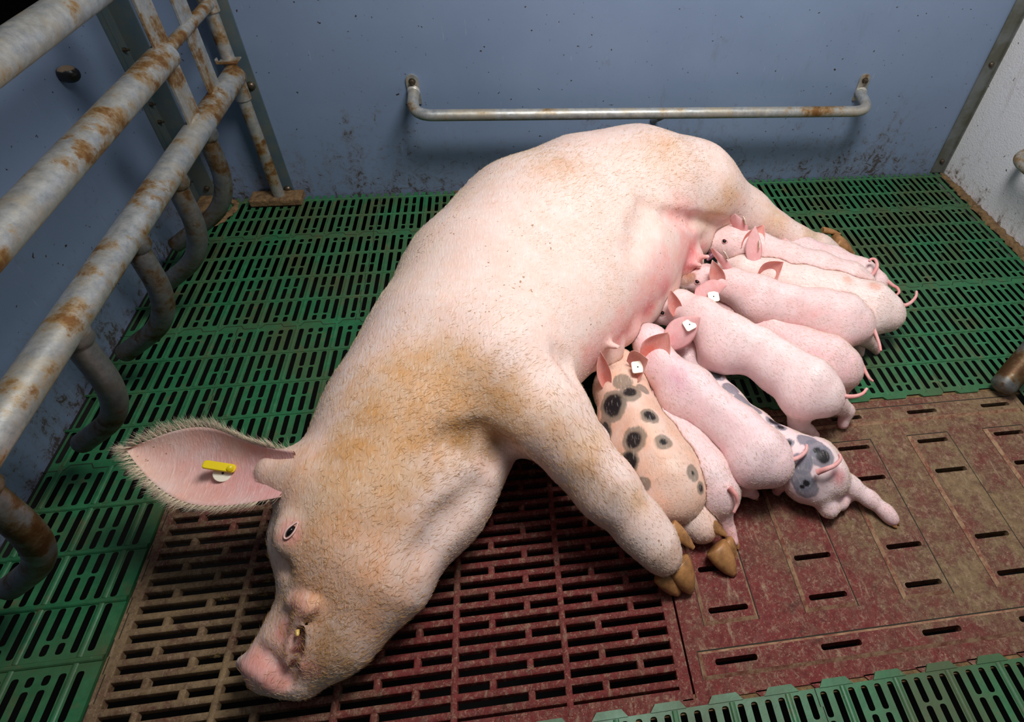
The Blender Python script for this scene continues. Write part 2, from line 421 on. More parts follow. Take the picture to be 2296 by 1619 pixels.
# ------------------------------------------------------------------ red slatted grate under head and forelegs
GX0, GX1, GY0, GY1 = -0.055, 0.938, -1.556, -0.988
def rbar(mb, a, b_, w, h, z0):
    "bar with rounded top from a to b"
    a = np.array(a); b_ = np.array(b_); d = (b_-a)/np.linalg.norm(b_-a); nn = np.array((-d[1], d[0])); v = []
    prof = [(-0.5, -2.6), (-0.5, -0.9), (-0.42, -0.35), (-0.25, -0.08), (0, 0), (0.25, -0.08), (0.42, -0.35), (0.5, -0.9), (0.5, -2.6)]
    for p in (a, b_):
        for q, zz in prof: v.append((p[0]+nn[0]*q*w, p[1]+nn[1]*q*w, z0 + zz*h))
    m = len(prof)
    mb.add(v, [(k+1, k, m+k, m+k+1) for k in range(m-1)] + [tuple(range(m)), tuple(reversed(range(m, 2*m)))])
gr = thing('slatted_grate', 'red slatted floor grate caked with feed under the big sow head', 'floor grate', (0.44, -1.27, 0))
bars = MB()
P0, PITCH = -1.234, 0.02433
ks = range(-13, 11)
ribs = [GX0 + 0.012, 0.145, 0.339, 0.534, 0.727, 0.921]
for k in ks:
    y = P0 + PITCH*k
    if y < GY0 + 0.012 or y > GY1 - 0.004: continue
    rbar(bars, (GX0 + 0.01, y), (GX1 - 0.008, y), 0.0128, 0.006, 0.0)
    for ci in range(5):
        xo = ribs[ci] + (0.065 if (k + ci) % 2 == 0 else 0.130)
        if y + PITCH < GY1 - 0.004: rbar(bars, (xo, y), (xo, y + PITCH), 0.013, 0.0055, -0.0015)
bars.build('slat_field', M['red_grate'], gr, 35)
fr = MB()
for x in ribs[1:5]: rbar(fr, (x, GY0+0.004), (x, GY1-0.004), 0.0125, 0.006, 0.0012)
fr.build('cross_rib', M['red_grate'], gr, 35)
fr = MB()
for (x0, x1) in ((GX0, GX0+0.022), (GX1-0.022, GX1)): fr.box((x0, GY0, -0.02), (x1, GY1, 0.0))
fr.box((GX0, GY1-0.012, -0.02), (GX1, GY1, 0.0)); fr.box((GX0, GY0+0.002, -0.02), (GX1, GY0+0.02, -0.001))
for k in range(10):     # dovetail lugs that meet the green teeth
    xc = 0.036 + 0.1*k
    v = [(xc-0.022, GY0-0.009, 0), (xc+0.022, GY0-0.009, 0), (xc+0.032, GY0+0.004, 0), (xc-0.032, GY0+0.004, 0)]
    fr.add(v + [(x, y, -0.02) for x, y, _ in v], [(0,1,2,3),(0,4,5,1),(1,5,6,2),(3,7,4,0)])
fr.build('frame', M['red_grate'], gr, bevel=0.002)
# ------------------------------------------------------------------ red closed plate with raised panels and drain slots
pl = thing('floor_plate', 'dirty red closed floor plate with raised panels and drain slots at right', 'floor plate', (1.435, -1.27, 0))
PX0, PX1 = 0.942, 1.932
base = MB(); base.box((PX0, GY0, -0.02), (PX1, -0.985, -0.0025))
for k in range(10):
    xc = 1.036 + 0.1*k - 0.1
    if xc < PX0: continue
    v = [(xc-0.022, GY0-0.009, -0.0025), (xc+0.022, GY0-0.009, -0.0025), (xc+0.032, GY0+0.002, -0.0025), (xc-0.032, GY0+0.002, -0.0025)]
    base.add(v + [(x, y, -0.02) for x, y, _ in v], [(0,1,2,3),(0,4,5,1),(1,5,6,2),(3,7,4,0)])
    xc -= 0.022
    v = [(xc+0.05, -0.986, -0.0025), (xc+0.02-0.032, -0.986, -0.0025), (xc+0.02-0.022, -0.972, -0.0025), (xc+0.042, -0.972, -0.0025)]
    base.add(v + [(x, y, -0.02) for x, y, _ in v], [(0,1,2,3),(0,4,5,1),(1,5,6,2),(2,6,7,3),(3,7,4,0)])
def slotted(mb, x0, x1, y0, y1, slots, zt=0.0045, zb=-0.0028, bev=0.0055):
    "raised panel; slots are (xc, yc, len) along X, dark wells"
    ys = sorted({y0, y1, *[s[1]-0.012 for s in slots], *[s[1]+0.012 for s in slots]})
    xs = None
    q0 = len(mb.v)
    for ya, yb in zip(ys, ys[1:]):
        row = sorted([s for s in slots if ya - 1e-6 < s[1] < yb + 1e-6], key=lambda s: s[0])
        if not row:
            mb.add([(x0,ya,0),(x1,ya,0),(x1,yb,0),(x0,yb,0)], [(0,1,2,3)]); continue
        edges = [x0] + [(row[i][0]+row[i+1][0])/2 for i in range(len(row)-1)] + [x1]
        for s, xa, xb in zip(row, edges, edges[1:]):
            slot_patch(mb, xa, xb, ya, yb, s[0]-s[2]/2, s[0]+s[2]/2, s[1]-0.0052, s[1]+0.0052, 0.0045, 0.012, 0.0)
    for i in range(q0, len(mb.v)):
        x, y, z = mb.v[i]; mb.v[i] = (x, y, z + zt)
    B = [(x0,y0,zt),(x1,y0,zt),(x1,y1,zt),(x0,y1,zt),(x0-bev,y0-bev,zb),(x1+bev,y0-bev,zb),(x1+bev,y1+bev,zb),(x0-bev,y1+bev,zb)]
    mb.add(B, [(0,4,5,1),(1,5,6,2),(2,6,7,3),(3,7,4,0)])
def dusty(o):
    n = len(o.data.polygons); o.data.materials.append(M['plate_edge'])
    for q in o.data.polygons[n-4:] if False else [o.data.polygons[i] for i in range(n-4, n)]: q.material_index = 1
well = MB()
# the base is cut where the slots pass: rebuild it as strips around the wells
base = MB()
sl = []
pans = [(0.992 + 0.1988*i, 1.086 + 0.1988*i) for i in range(5)]
for (x0, x1) in pans: sl += [((x0+x1)/2 - 0.001, y, 0.077) for y in (-1.113, -1.191, -1.344, -1.420)]
bx = [((x0+x1)/2 + 0.0, 0.078) for x0, x1 in pans]
sl += [(x - 0.012, -1.5045, w) for x, w in bx] + [(x + 0.018, -1.0315, w) for x, w in bx]
ys = sorted({GY0, -0.985, *[s[1]-0.0056 for s in sl], *[s[1]+0.0056 for s in sl]})
for ya, yb in zip(ys, ys[1:]):
    row = sorted([s for s in sl if ya < s[1] < yb], key=lambda s: s[0])
    xs = [PX0] + [e for s in row for e in (s[0]-s[2]/2-0.0004, s[0]+s[2]/2+0.0004)] + [PX1]
    for xa, xb in zip(xs[::2], xs[1::2]): base.box((xa, ya, -0.02), (xb, yb, -0.0025))
for k in range(10):
    xc = 0.986 + 0.1*k
    v = [(xc-0.03, GY0-0.009, -0.0025), (xc+0.014, GY0-0.009, -0.0025), (xc+0.024, GY0+0.002, -0.0025), (xc-0.04, GY0+0.002, -0.0025)]
    if xc + 0.024 < PX1 + 0.02: base.add(v + [(x, y, -0.02) for x, y, _ in v], [(0,1,2,3),(0,4,5,1),(1,5,6,2),(3,7,4,0)])
base.build('base_plate', M['red_plate'], pl)
for (x0, x1) in pans:
    p = MB(); slotted(p, x0, x1, -1.437, -1.097, [((x0+x1)/2 - 0.001, y, 0.077) for y in (-1.113, -1.191, -1.344, -1.420)])
    dusty(p.build('raised_panel', M['red_plate'], pl))
p = MB(); slotted(p, 0.967, 1.91, -1.523, -1.489, [(x - 0.012, -1.5045, w) for x, w in bx]); dusty(p.build('raised_panel', M['red_plate'], pl))
p = MB(); slotted(p, 0.967, 1.91, -1.047, -1.012, [(x + 0.018, -1.0315, w) for x, w in bx]); dusty(p.build('raised_panel', M['red_plate'], pl))

gv = MB()
for x0, x1, y0, y1 in [(a, c_, -1.437, -1.097) for a, c_ in pans] + [(0.967, 1.91, -1.523, -1.489), (0.967, 1.91, -1.047, -1.012)]:
    e = 0.0055; w_ = 0.0022; z_ = -0.0021
    for xa, xb, ya, yb in ((x1+e, x1+e+w_, y0-e, y1+e+w_), (x0-e, x1+e, y1+e, y1+e+w_), (x0-e-w_*.5, x0-e, y0-e, y1+e)):
        gv.add([(xa,ya,z_),(xb,ya,z_),(xb,yb,z_),(xa,yb,z_)], [(0,1,2,3)])
gv.build('groove_dirt', M['joint'], pl)
# ------------------------------------------------------------------ swing gate of the farrowing crate
GXc = -0.05
gate = thing('crate_gate', 'rusty galvanised pipe gate with bent fingers along the left wall', 'gate', (GXc, -0.9, 0))
def pipe(name, pts, r, mat, parent, n=24):
    m = MB(); m.tube(pts, r, n); return m.build(name, mat, parent, 50)
pipe('rail', [(GXc, -0.045, 0.447), (GXc, -2.3, 0.447)], 0.0285, M['galv'], gate)
pipe('rail', [(GXc, -0.352, 0.624), (GXc, -2.3, 0.624)], 0.0285, M['galv'], gate)
pipe('rail', [(GXc, -0.30, 0.800), (GXc, -2.3, 0.800)], 0.0285, M['galv_clean'], gate)
pipe('hinge_rod', [(GXc, -0.36, 0.630), (GXc, -0.045, 0.632)], 0.0135, M['galv_rust'], gate)
for y, zt in ((-0.352, 0.47), (-0.196, 0.47)):
    m = MB(); m.box((GXc - 0.004, y - 0.033, zt), (GXc + 0.004, y + 0.033, 0.95)); m.build('upright', M['galv_rust'], gate, bevel=0.0015)
for (x, y, z, r) in ((GXc, -0.352, 0.4715, 0.0075), (GXc, -0.196, 0.4715, 0.0075)):
    m = MB(); m.tube([(x - 0.001, y - 0.026, z), (x + 0.004, y, z + 0.003), (x - 0.001, y + 0.026, z)], r, 10); m.build('weld_seam', M['galv'], gate, 60)
for y, tip in ((-0.335, (-0.245, -0.335, 0.095)), (-0.545, (-0.222, -0.530, 0.10)), (-0.765, (-0.212, -0.748, 0.105)), (-1.012, (-0.196, -0.992, 0.108)), (-1.285, (-0.185, -1.275, 0.108))):
    pts = bez([(GXc, y, 0.44), (GXc + 0.004, y - 0.005, 0.235, 0.115), tip], 14)
    d = np.array(tip) - pts[-2]; d /= np.linalg.norm(d)
    pts = pts + [np.array(tip) + d*0.010*k for k in (0.5, 1.0, 1.5)]
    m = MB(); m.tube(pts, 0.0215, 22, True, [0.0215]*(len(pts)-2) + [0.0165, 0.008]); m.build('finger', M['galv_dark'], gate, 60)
    m = MB(); m.lathe((GXc + 0.006, y, 0.432), (0, 0, -1), [(0, 0.024), (0.014, 0.0245), (0.02, 0.0216)], 20); m.build('weld_seam', M['galv_dark'], gate, 60)
# hinge post by the back wall
post = thing('hinge_post', 'rusty galvanised hinge post on a steel foot block at the back wall', 'post', (-0.075, -0.01, 0))
pipe('post_pipe', [(-0.068, -0.006, 0.028), (-0.068, -0.006, 0.95)], 0.0175, M['galv'], post)
m = MB(); m.lathe((-0.068, -0.006, 0.602), (0, 0, 1), [(0, 0.0235), (0.34, 0.0235)], 24); m.build('sleeve', M['galv_rust'], post, 50)
m = MB(); m.lathe((-0.068, -0.006, 0.36), (0, 0, 1), [(0, 0.0225), (0.055, 0.0225)], 24); m.build('sleeve', M['galv_rust'], post, 50)
m = MB(); m.box((-0.085, -0.045, 0.476), (-0.035, 0.0, 0.480)); m.box((-0.089, -0.045, 0.476), (-0.085, -0.03, 0.490)); m.build('latch_plate', M['galv'], post, bevel=0.001)
m = MB(); m.box((-0.157, -0.036, 0.004), (0.004, 0.024, 0.029)); m.build('foot_block', M['mud'], post, bevel=0.004)
m = MB(); m.box((WX0 + 0.014, -0.115, 0.002), (WX0 + 0.098, 0.02, 0.022)); tag(m.build('foot_block', M['mud'], None, bevel=0.005), 'muddy steel foot block in the left back corner behind the gate fingers', 'block')

# ------------------------------------------------------------------ wall rails
rail = thing('bumper_rail', 'long galvanised bumper rail bolted to the blue back wall', 'rail', (1.15, WY, 0.33))
pts = bez([(0.412, WY - 0.006, 0.360), (0.413, -0.088, 0.338, 0.062), (1.862, -0.088, 0.318, 0.062), (1.876, WY - 0.006, 0.330)], 14)
pipe('pipe', pts, 0.0172, M['galv_clean'], rail, 26)
for xb, z0, z1 in ((0.412, 0.318, 0.411), (1.880, 0.30, 0.392)):
    m = MB(); w = 0.0185; n = 12; v = []
    ol = [(xb - w, z0), (xb + w, z0)] + [(xb + w*math.cos(a), z1 - w + w*math.sin(a)) for a in np.linspace(0, math.pi, n)]
    k = len(ol); v = [(x, WY - 0.006, z) for x, z in ol] + [(x, WY - 0.0002, z) for x, z in ol]
    m.add(v, [tuple(range(k)), tuple(reversed(range(k, 2*k)))] + [(i, k+i, k+(i+1) % k, (i+1) % k) for i in range(k)])
    br = m.build('bracket', M['galv'], rail)
    m = MB(); m.lathe((xb, WY - 0.006, z1 - 0.021), (0, -1, 0), [(0, 0.0105), (0.0015, 0.0105), (0.002, 0.008), (0.009, 0.008), (0.0105, 0.006)], 12); m.build('bolt', M['bolt'], br, 40)
    m = MB(); m.lathe((xb, WY - 0.007, 0.360 if xb < 1 else 0.330), (0, -1, -0.1), [(0, 0.0195), (0.007, 0.0185), (0.010, 0.016)], 20); m.build('weld_seam', M['weld'], br, 50)
m = MB(); m.tube([(1.175, WY, 0.245), (1.175, -0.085, 0.322)], 0.0125, 18); m.build('stay', M['galv'], rail, 50)
rr = thing('bumper_rail', 'galvanised bumper rail on the pale right-hand wall, cut by the frame', 'rail', (WX1, -0.5, 0.27))
pts = bez([(WX1 + 0.0, -0.300, 0.285), (WX1 - 0.088, -0.300, 0.262, 0.06), (WX1 - 0.088, -1.5, 0.262, 0.06), (WX1, -1.5, 0.285)], 14)
pipe('pipe', pts, 0.0152, M['galv'], rr, 26)
m = MB(); m.box((WX1 - 0.006, -0.319, 0.25), (WX1 - 0.0002, -0.281, 0.345)); m.build('bracket', M['galv'], rr, bevel=0.001)
# buffer knob on the left panel
kn = MB(); kn.lathe((WX0, -0.272, 0.550), (1, 0, 0.05), [(0, 0.0135), (0.006, 0.017), (0.014, 0.0195), (0.024, 0.0195), (0.032, 0.0165), (0.038, 0.011), (0.041, 0.004)], 28)
tag(kn.build('buffer_knob', M['rubber'], None, 60), 'black rubber buffer knob on the blue left panel', 'knob')

# ------------------------------------------------------------------ muck
def crust(name, path, w, h, n, seed, mat=None):
    "lumpy crust laid along a path on the floor"
    rg = np.random.default_rng(seed); P = spline(path, n); m = MB(); V = []; k = 7
    for i, p in enumerate(P):
        t_ = P[min(i+1, len(P)-1)] - P[max(i-1, 0)]; t_ = t_/np.linalg.norm(t_); s_ = np.array((-t_[1], t_[0], 0))
        e = math.sin(math.pi*(i+0.5)/len(P))**0.4; ww = w*e*rg.uniform(0.55, 1.25); hh = h*e*rg.uniform(0.45, 1.3)
        for j in range(k):
            a = math.pi*j/(k-1); V.append(p + s_*ww*math.cos(a)*rg.uniform(0.85, 1.1) + np.array((0, 0, hh*math.sin(a)*rg.uniform(0.8, 1.1) - 0.0008*(j in (0, k-1)))))
    m.add(V, [(i*k+j, i*k+j+1, (i+1)*k+j+1, (i+1)*k+j) for i in range(len(P)-1) for j in range(k-1)])
    o = m.build(name, mat or M['mud'], None, 80); o['kind'] = 'stuff'; return o
tag(crust('dung_crust', [(WX1-0.012, 0.02, 0.001), (WX1-0.012, -0.2, 0.001), (WX1-0.014, -0.45, 0.001), (WX1-0.012, -0.75, 0.001)], 0.022, 0.014, 22, 3), 'dry brown dung crust along the foot of the pale right wall', 'dirt')
tag(crust('dung_crust', [(WX0+0.10, 0.018, 0.004), (WX0+0.13, -0.02, 0.004), (WX0+0.115, -0.09, 0.004), (WX0+0.09, -0.13, 0.004)], 0.012, 0.008, 10, 5), 'pale brown dung crust beside the steel block in the left back corner', 'dirt')
tag(crust('dung_crust', [(0.495, 0.012, 0.004), (0.54, 0.008, 0.004), (0.60, 0.012, 0.004)], 0.012, 0.005, 10, 7), 'brown dung smear on the green slats at the back panel behind the sow', 'dirt')
t = NT('feed_mash'); M['mash'] = t.set(t.mix(t.ramp(t.noise(300, 4, 0.7), 0.4, 0.65), srgb(104, 82, 48), srgb(176, 142, 84)), 0.9); t.bump(t.noise(240, 5, 0.75), 0.9, 0.006)
mb_ = MB(); rg_ = np.random.default_rng(11)
for (x0, y0, L) in ((0.085, -1.283, .05), (0.155, -1.283, .05), (0.155, -1.307, .055), (0.10, -1.380, .05), (0.155, -1.404, .05), (0.085, -1.404, .04), (0.17, -1.428, .06), (0.16, -1.258, .045), (0.012, -1.10, .05), (-0.02, -1.05, .06), (0.045, -1.05, .06)):
    nn = 14; V = []
    for i in range(nn+1):
        e = math.sin(math.pi*(i+.3)/(nn+.6))**0.5
        for j in range(6):
            V.append((x0 + L*i/nn, y0 + 0.0075*(j/2.5-1)*rg_.uniform(.9, 1.15)*e, -0.006 + (0.006*e*rg_.uniform(.7, 1.1) if 0 < j < 5 else -0.004)))
    mb_.add(V, [(i*6+j, (i+1)*6+j, (i+1)*6+j+1, i*6+j+1) for i in range(nn) for j in range(5)])
mash = mb_.build('feed_mash', M['mash'], None, 80); mash['kind'] = 'stuff'; tag(mash, 'yellowish feed mash clogging the red grate slots beside the snout', 'feed')
pe = MB(); a_, b_ = at(2248, 868, 0.03), at(2330, 770, 0.10); d_ = (b_-a_)/np.linalg.norm(b_-a_)
pe.tube([a_ + d_*q for q in (-.012, -.006, 0, .05, .12, .2, (WX1 - a_[0])/d_[0])], .03, 20, True, [.012, .024, .03, .031, .030, .030, .030])
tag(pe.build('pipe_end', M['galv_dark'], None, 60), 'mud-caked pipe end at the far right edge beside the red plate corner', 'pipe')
# ------------------------------------------------------------------ organic bodies: smooth union of round cones, then surface nets
def _seg(P, a, b, ra, rb, zs):
    "round cone a->b; zs = (thin axis, factor) squashes space along an axis"
    ba = b - a; q = P - a
    if zs is not None:
        ax, f = zs
        ba = ba + ax * ((ba @ ax) * (1/f - 1)); q = q + (q @ ax)[..., None] * ax * (1/f - 1)
    L = ba @ ba
    t = np.clip((q @ ba) / L, 0, 1) if L > 1e-12 else np.zeros(q.shape[:-1])
    d = q - t[..., None] * ba
    return np.sqrt((d*d).sum(-1)) - (ra + (rb - ra) * t)

class Body:
    def __init__(s): s.p = []
    def cone(s, a, b, ra, rb, k=0.03, ax=None, f=1.0, sub=False):
        a = np.array(a, float); b = np.array(b, float)
        z = None
        if ax is not None:
            ax = np.array(ax, float); ax /= np.linalg.norm(ax); z = (ax, f)
        s.p.append((a, b, ra, rb, k, z, sub)); return s
    def chain(s, pts, k=0.03, ax=None, f=1.0):
        "pts: (xyz, r)"
        for (a, ra), (b, rb) in zip(pts, pts[1:]): s.cone(a, b, ra, rb, k, ax, f)
        return s
    def ball(s, c, r, k=0.03, ax=None, f=1.0, sub=False): return s.cone(c, np.array(c, float) + 1e-4, r, r, k, ax, f, sub)
    def bounds(s, m=0.0):
        lo = np.min([np.minimum(a - ra, b - rb) for a, b, ra, rb, k, z, sub in s.p if not sub], 0)
        hi = np.max([np.maximum(a + ra, b + rb) for a, b, ra, rb, k, z, sub in s.p if not sub], 0)
        return lo - m, hi + m
    def field(s, xs, ys, zs):
        D = np.full((len(xs), len(ys), len(zs)), 0.25, np.float32)
        for a, b, ra, rb, k, z, sub in s.p:
            r = max(ra, rb) + k + 0.012
            lo, hi = np.minimum(a, b) - r, np.maximum(a, b) + r
            i0, i1 = np.searchsorted(xs, (lo[0], hi[0])); j0, j1 = np.searchsorted(ys, (lo[1], hi[1])); k0, k1 = np.searchsorted(zs, (lo[2], hi[2]))
            if i1 <= i0 or j1 <= j0 or k1 <= k0: continue
            P = np.stack(np.meshgrid(xs[i0:i1], ys[j0:j1], zs[k0:k1], indexing='ij'), -1)
            d = _seg(P, a, b, ra, rb, z).astype(np.float32)
            A = D[i0:i1, j0:j1, k0:k1]
            if sub:
                h = np.maximum(k - np.abs(A + d), 0) / k
                D[i0:i1, j0:j1, k0:k1] = np.maximum(A, -d) + h*h*k/4
            else:
                h = np.maximum(k - np.abs(A - d), 0) / k
                D[i0:i1, j0:j1, k0:k1] = np.minimum(A, d) - h*h*k/4
        return D

def surface_nets(D, org, h):
    S = D < 0; nx, ny, nz = D.shape
    off = [(i, j, k) for i in (0, 1) for j in (0, 1) for k in (0, 1)]
    def cor(A, o): return A[o[0]:nx-1+o[0], o[1]:ny-1+o[1], o[2]:nz-1+o[2]]
    cnt = sum(cor(S, o).astype(np.int8) for o in off)
    act = (cnt > 0) & (cnt < 8)
    idx = np.argwhere(act); vid = np.full(act.shape, -1, np.int64); vid[act] = np.arange(len(idx))
    val = np.stack([cor(D, o)[act] for o in off], 1)
    pos = np.zeros((len(idx), 3)); n = np.zeros(len(idx))
    O = np.array(off, float)
    for a in range(8):
        for b in range(a + 1, 8):
            if np.abs(O[a] - O[b]).sum() != 1: continue
            va, vb = val[:, a], val[:, b]; m = (va < 0) != (vb < 0)
            t = np.where(m, va / np.where(m, va - vb, 1), 0)
            pos += np.where(m[:, None], O[a] + t[:, None] * (O[b] - O[a]), 0); n += m
    V = (idx + pos / n[:, None]) * h + org
    F = []
    for ax in range(3):
        sl0 = [slice(None)]*3; sl1 = [slice(None)]*3; sl0[ax] = slice(0, -1); sl1[ax] = slice(1, None)
        a, b = S[tuple(sl0)], S[tuple(sl1)]
        E = np.argwhere(a != b); flip = b[tuple(E.T)]
        u, w = (ax + 1) % 3, (ax + 2) % 3
        ok = (E[:, u] > 0) & (E[:, w] > 0)
        lim = np.array(vid.shape); ok &= (E[:, u] < lim[u]) & (E[:, w] < lim[w])
        E, flip = E[ok], flip[ok]
        def g(du, dw):
            q = E.copy(); q[:, u] -= du; q[:, w] -= dw; return vid[tuple(q.T)]
        quad = np.stack([g(1, 1), g(0, 1), g(0, 0), g(1, 0)], 1)
        quad[flip] = quad[flip][:, ::-1]
        F.append(quad)
    return V, np.concatenate(F)

def relax(V, F, it=2, lam=0.5):
    n = len(V)
    e = np.concatenate([F[:, [0, 1]], F[:, [1, 2]], F[:, [2, 3]], F[:, [3, 0]]])
    c = np.bincount(e[:, 0], minlength=n) + np.bincount(e[:, 1], minlength=n)
    for _ in range(it):
        for l in (lam, -lam*1.02):
            A = np.stack([np.bincount(e[:, 0], V[e[:, 1], d], n) + np.bincount(e[:, 1], V[e[:, 0], d], n) for d in range(3)], 1) / np.maximum(c, 1)[:, None]
            V = V + l * (A - V)
    return V

def body_mesh(body, h, floor=0.004, minus=(), it=3):
    lo, hi = body.bounds(3*h); lo[2] = max(lo[2], floor - 3*h)
    ax = [np.arange(lo[d], hi[d] + h, h) for d in range(3)]
    D = body.field(*ax)
    for o in minus:
        l2, h2 = o.bounds()
        if (l2 > hi).any() or (h2 < lo).any(): continue
        D = np.maximum(D, -(o.field(*ax)) + 0.0006)
    D = np.maximum(D, (floor - ax[2])[None, None, :].astype(np.float32))
    V, F = surface_nets(D, lo, h)
    return relax(V, F, it), F
def sow_body():
    B = Body(); Z = (0, 0, 1)
    A = lambda x, y, z: np.array((x, y, z), float)
    # trunk: spine side and belly side, flattened across (she lies on her side)
    B.chain([(A(.470,-1.055,.19), .165), (A(.560,-.925,.21), .205), (A(.650,-.735,.215), .232), (A(.765,-.575,.22), .248), (A(.91,-.45,.22), .232), (A(1.04,-.380,.22), .20)], .05, Z, .87)
    B.cone(A(.655,-.93,.21), A(.77,-.79,.205), .155, .16, .06, Z, .95)
    B.cone(A(.76,-.775,.205), A(.925,-.63,.20), .165, .16, .06, Z, .95)
    B.cone(A(.925,-.63,.20), A(1.045,-.515,.19), .155, .135, .06, Z, .98)
    # rump and ham
    B.cone(A(1.05,-.375,.235), A(1.13,-.355,.22), .18, .15, .06)
    B.cone(A(1.09,-.44,.30), A(1.20,-.40,.265), .125, .112, .06)
    B.cone(A(1.20,-.40,.26), A(1.37,-.395,.165), .112, .068, .05)
    B.cone(A(1.37,-.400,.165), A(1.525,-.46,.098), .066, .044, .03)
    B.cone(A(1.525,-.46,.098), A(1.60,-.475,.075), .043, .040, .02)
    B.cone(A(1.60,-.475,.075), A(1.632,-.482,.064), .040, .034, .02)
    # udder lobes
    for x, y, r in ((1582, 546, .075), (1560, 598, .062), (1506, 646, .066), (1466, 696, .062), (1414, 744, .064), (1378, 795, .055)):
        B.ball(at(x, y, .15) - (r - .016)*A(.72, -.69, .02), r, .016)
    # neck, head
    B.cone(A(.47,-1.07,.19), A(.390,-1.20,.165), .17, .142, .06, Z, .95)
    B.cone(A(.40,-1.20,.15), A(.360,-1.27,.14), .135, .112, .05)
    B.cone(A(.285,-1.248,.14), A(.29,-1.262,.15), .058, .056, .025)
    B.cone(A(.368,-1.28,.135), A(.287,-1.392,.085), .096, .050, .04)
    B.cone(A(.287,-1.392,.085), A(.256,-1.432,.072), .050, .047, .02)
    B.cone(A(.415,-1.33,.12), A(.355,-1.40,.085), .098, .066, .05)
    B.cone(A(.355,-1.40,.085), A(.30,-1.447,.055), .064, .040, .03)
    B.ball(A(.55,-1.11,.15), .102, .06); B.ball(A(.50,-1.205,.14), .112, .06)
    # upper foreleg
    B.cone(A(.645,-1.02,.275), A(.715,-1.11,.245), .118, .080, .06)
    B.cone(A(.715,-1.11,.245), A(.825,-1.24,.165), .080, .055, .04)
    B.cone(A(.825,-1.24,.165), A(.905,-1.32,.10), .055, .041, .03)
    B.cone(A(.905,-1.32,.10), A(.920,-1.337,.080), .042, .037, .02)
    B.ball(A(.880,-1.29,.115), .048, .02)
    # lower foreleg, only its foot shows
    B.cone(A(.74,-1.03,.09), A(.90,-1.15,.052), .065, .044, .04)
    B.cone(A(.90,-1.15,.052), A(1.005,-1.255,.042), .042, .038, .03)
    B.cone(A(1.005,-1.255,.042), A(1.02,-1.275,.040), .038, .032, .02)
    return B

def px_r(p, hw): return hw * float((CAM_R @ (np.array(p) - CAM_C))[2]) / FPX
def bval(B, P):
    D = np.full(len(P), 0.25)
    for a, b, ra, rb, k, z, sub in B.p:
        d = _seg(P, a, b, ra, rb, z)
        if sub: h = np.maximum(k - np.abs(D + d), 0)/k; D = np.maximum(D, -d) + h*h*k/4
        else: h = np.maximum(k - np.abs(D - d), 0)/k; D = np.minimum(D, d) - h*h*k/4
    return D
def hit(B, x, y):
    "first point of the body seen at a photo pixel, with its outward normal"
    d = CAM_R.T @ np.array([(x - PPX)/FPX, (y - PPY)/FPX, 1.0]); d /= np.linalg.norm(d)
    ts = np.linspace(0.7, 2.9, 1500); P = CAM_C + ts[:, None]*d; v = bval(B, P)
    i = np.argmax(v < 0) if (v < 0).any() else int(np.argmin(v))
    if v[i] < 0 and i > 0:
        f = v[i-1]/(v[i-1]-v[i]); p = P[i-1] + f*(P[i]-P[i-1])
    else: p = P[i]
    e = np.eye(3)*1e-3; g = np.array([bval(B, (p+e[k])[None])[0] - bval(B, (p-e[k])[None])[0] for k in range(3)])
    return p, g/(np.linalg.norm(g)+1e-12)

def vnormals(V, F):
    n = np.cross(V[F[:, 2]]-V[F[:, 0]], V[F[:, 3]]-V[F[:, 1]]); N = np.zeros_like(V)
    for k in range(4):
        for d in range(3): N[:, d] += np.bincount(F[:, k], n[:, d], len(V))
    return N/(np.linalg.norm(N, axis=1)[:, None]+1e-12)

def np_mesh(name, V, F, mat, parent=None, col=None):
    me = bpy.data.meshes.new(name); nv, nf, k = len(V), len(F), F.shape[1]
    me.vertices.add(nv); me.vertices.foreach_set('co', np.ascontiguousarray(V, np.float32).ravel())
    me.loops.add(nf*k); me.loops.foreach_set('vertex_index', np.ascontiguousarray(F, np.int32).ravel())
    me.polygons.add(nf); me.polygons.foreach_set('loop_start', np.arange(0, nf*k, k, dtype=np.int32))
    me.polygons.foreach_set('use_smooth', np.ones(nf, bool))
    me.update(calc_edges=True)
    if col is not None:
        a = me.color_attributes.new('skin', 'FLOAT_COLOR', 'POINT')
        a.data.foreach_set('color', np.concatenate([col, np.ones((nv, 1))], 1).astype(np.float32).ravel())
    return link(name, me, mat, parent)

def vnoise(P, scale, seed=0):
    "cheap smooth value noise"
    r = np.random.default_rng(seed).random((32, 32, 32)); q = P*scale + 1000; i = np.floor(q).astype(int); f = q - i; f = f*f*(3-2*f); out = 0
    for dx in (0, 1):
        for dy in (0, 1):
            for dz in (0, 1):
                w = (f[:, 0] if dx else 1-f[:, 0])*(f[:, 1] if dy else 1-f[:, 1])*(f[:, 2] if dz else 1-f[:, 2])
                out = out + w*r[(i[:, 0]+dx) % 32, (i[:, 1]+dy) % 32, (i[:, 2]+dz) % 32]
    return out
def fbm(P, s, seed=0): return (vnoise(P, s, seed) + 0.5*vnoise(P, 2.1*s, seed+1) + 0.25*vnoise(P, 4.3*s, seed+2))/1.75

def paint(V, base, blobs, edge=0.35, seed=0):
    "pigment and dirt zones: (centre, radius, colour, strength)"
    C = np.tile(np.array(base, float), (len(V), 1)); nz = fbm(V, 45, seed)
    for c, r, colr, s, soft in blobs:
        d = np.linalg.norm(V - c, axis=1)/r + (nz - 0.5)*edge
        w = np.clip((1.0 - d)/max(soft, 1e-3) + 0.5*(soft < 0.3), 0, 1)*s; w = w*w*(3-2*w) if soft > 0.3 else w
        C = C*(1-w[:, None]) + np.array(colr)*w[:, None]
    return C

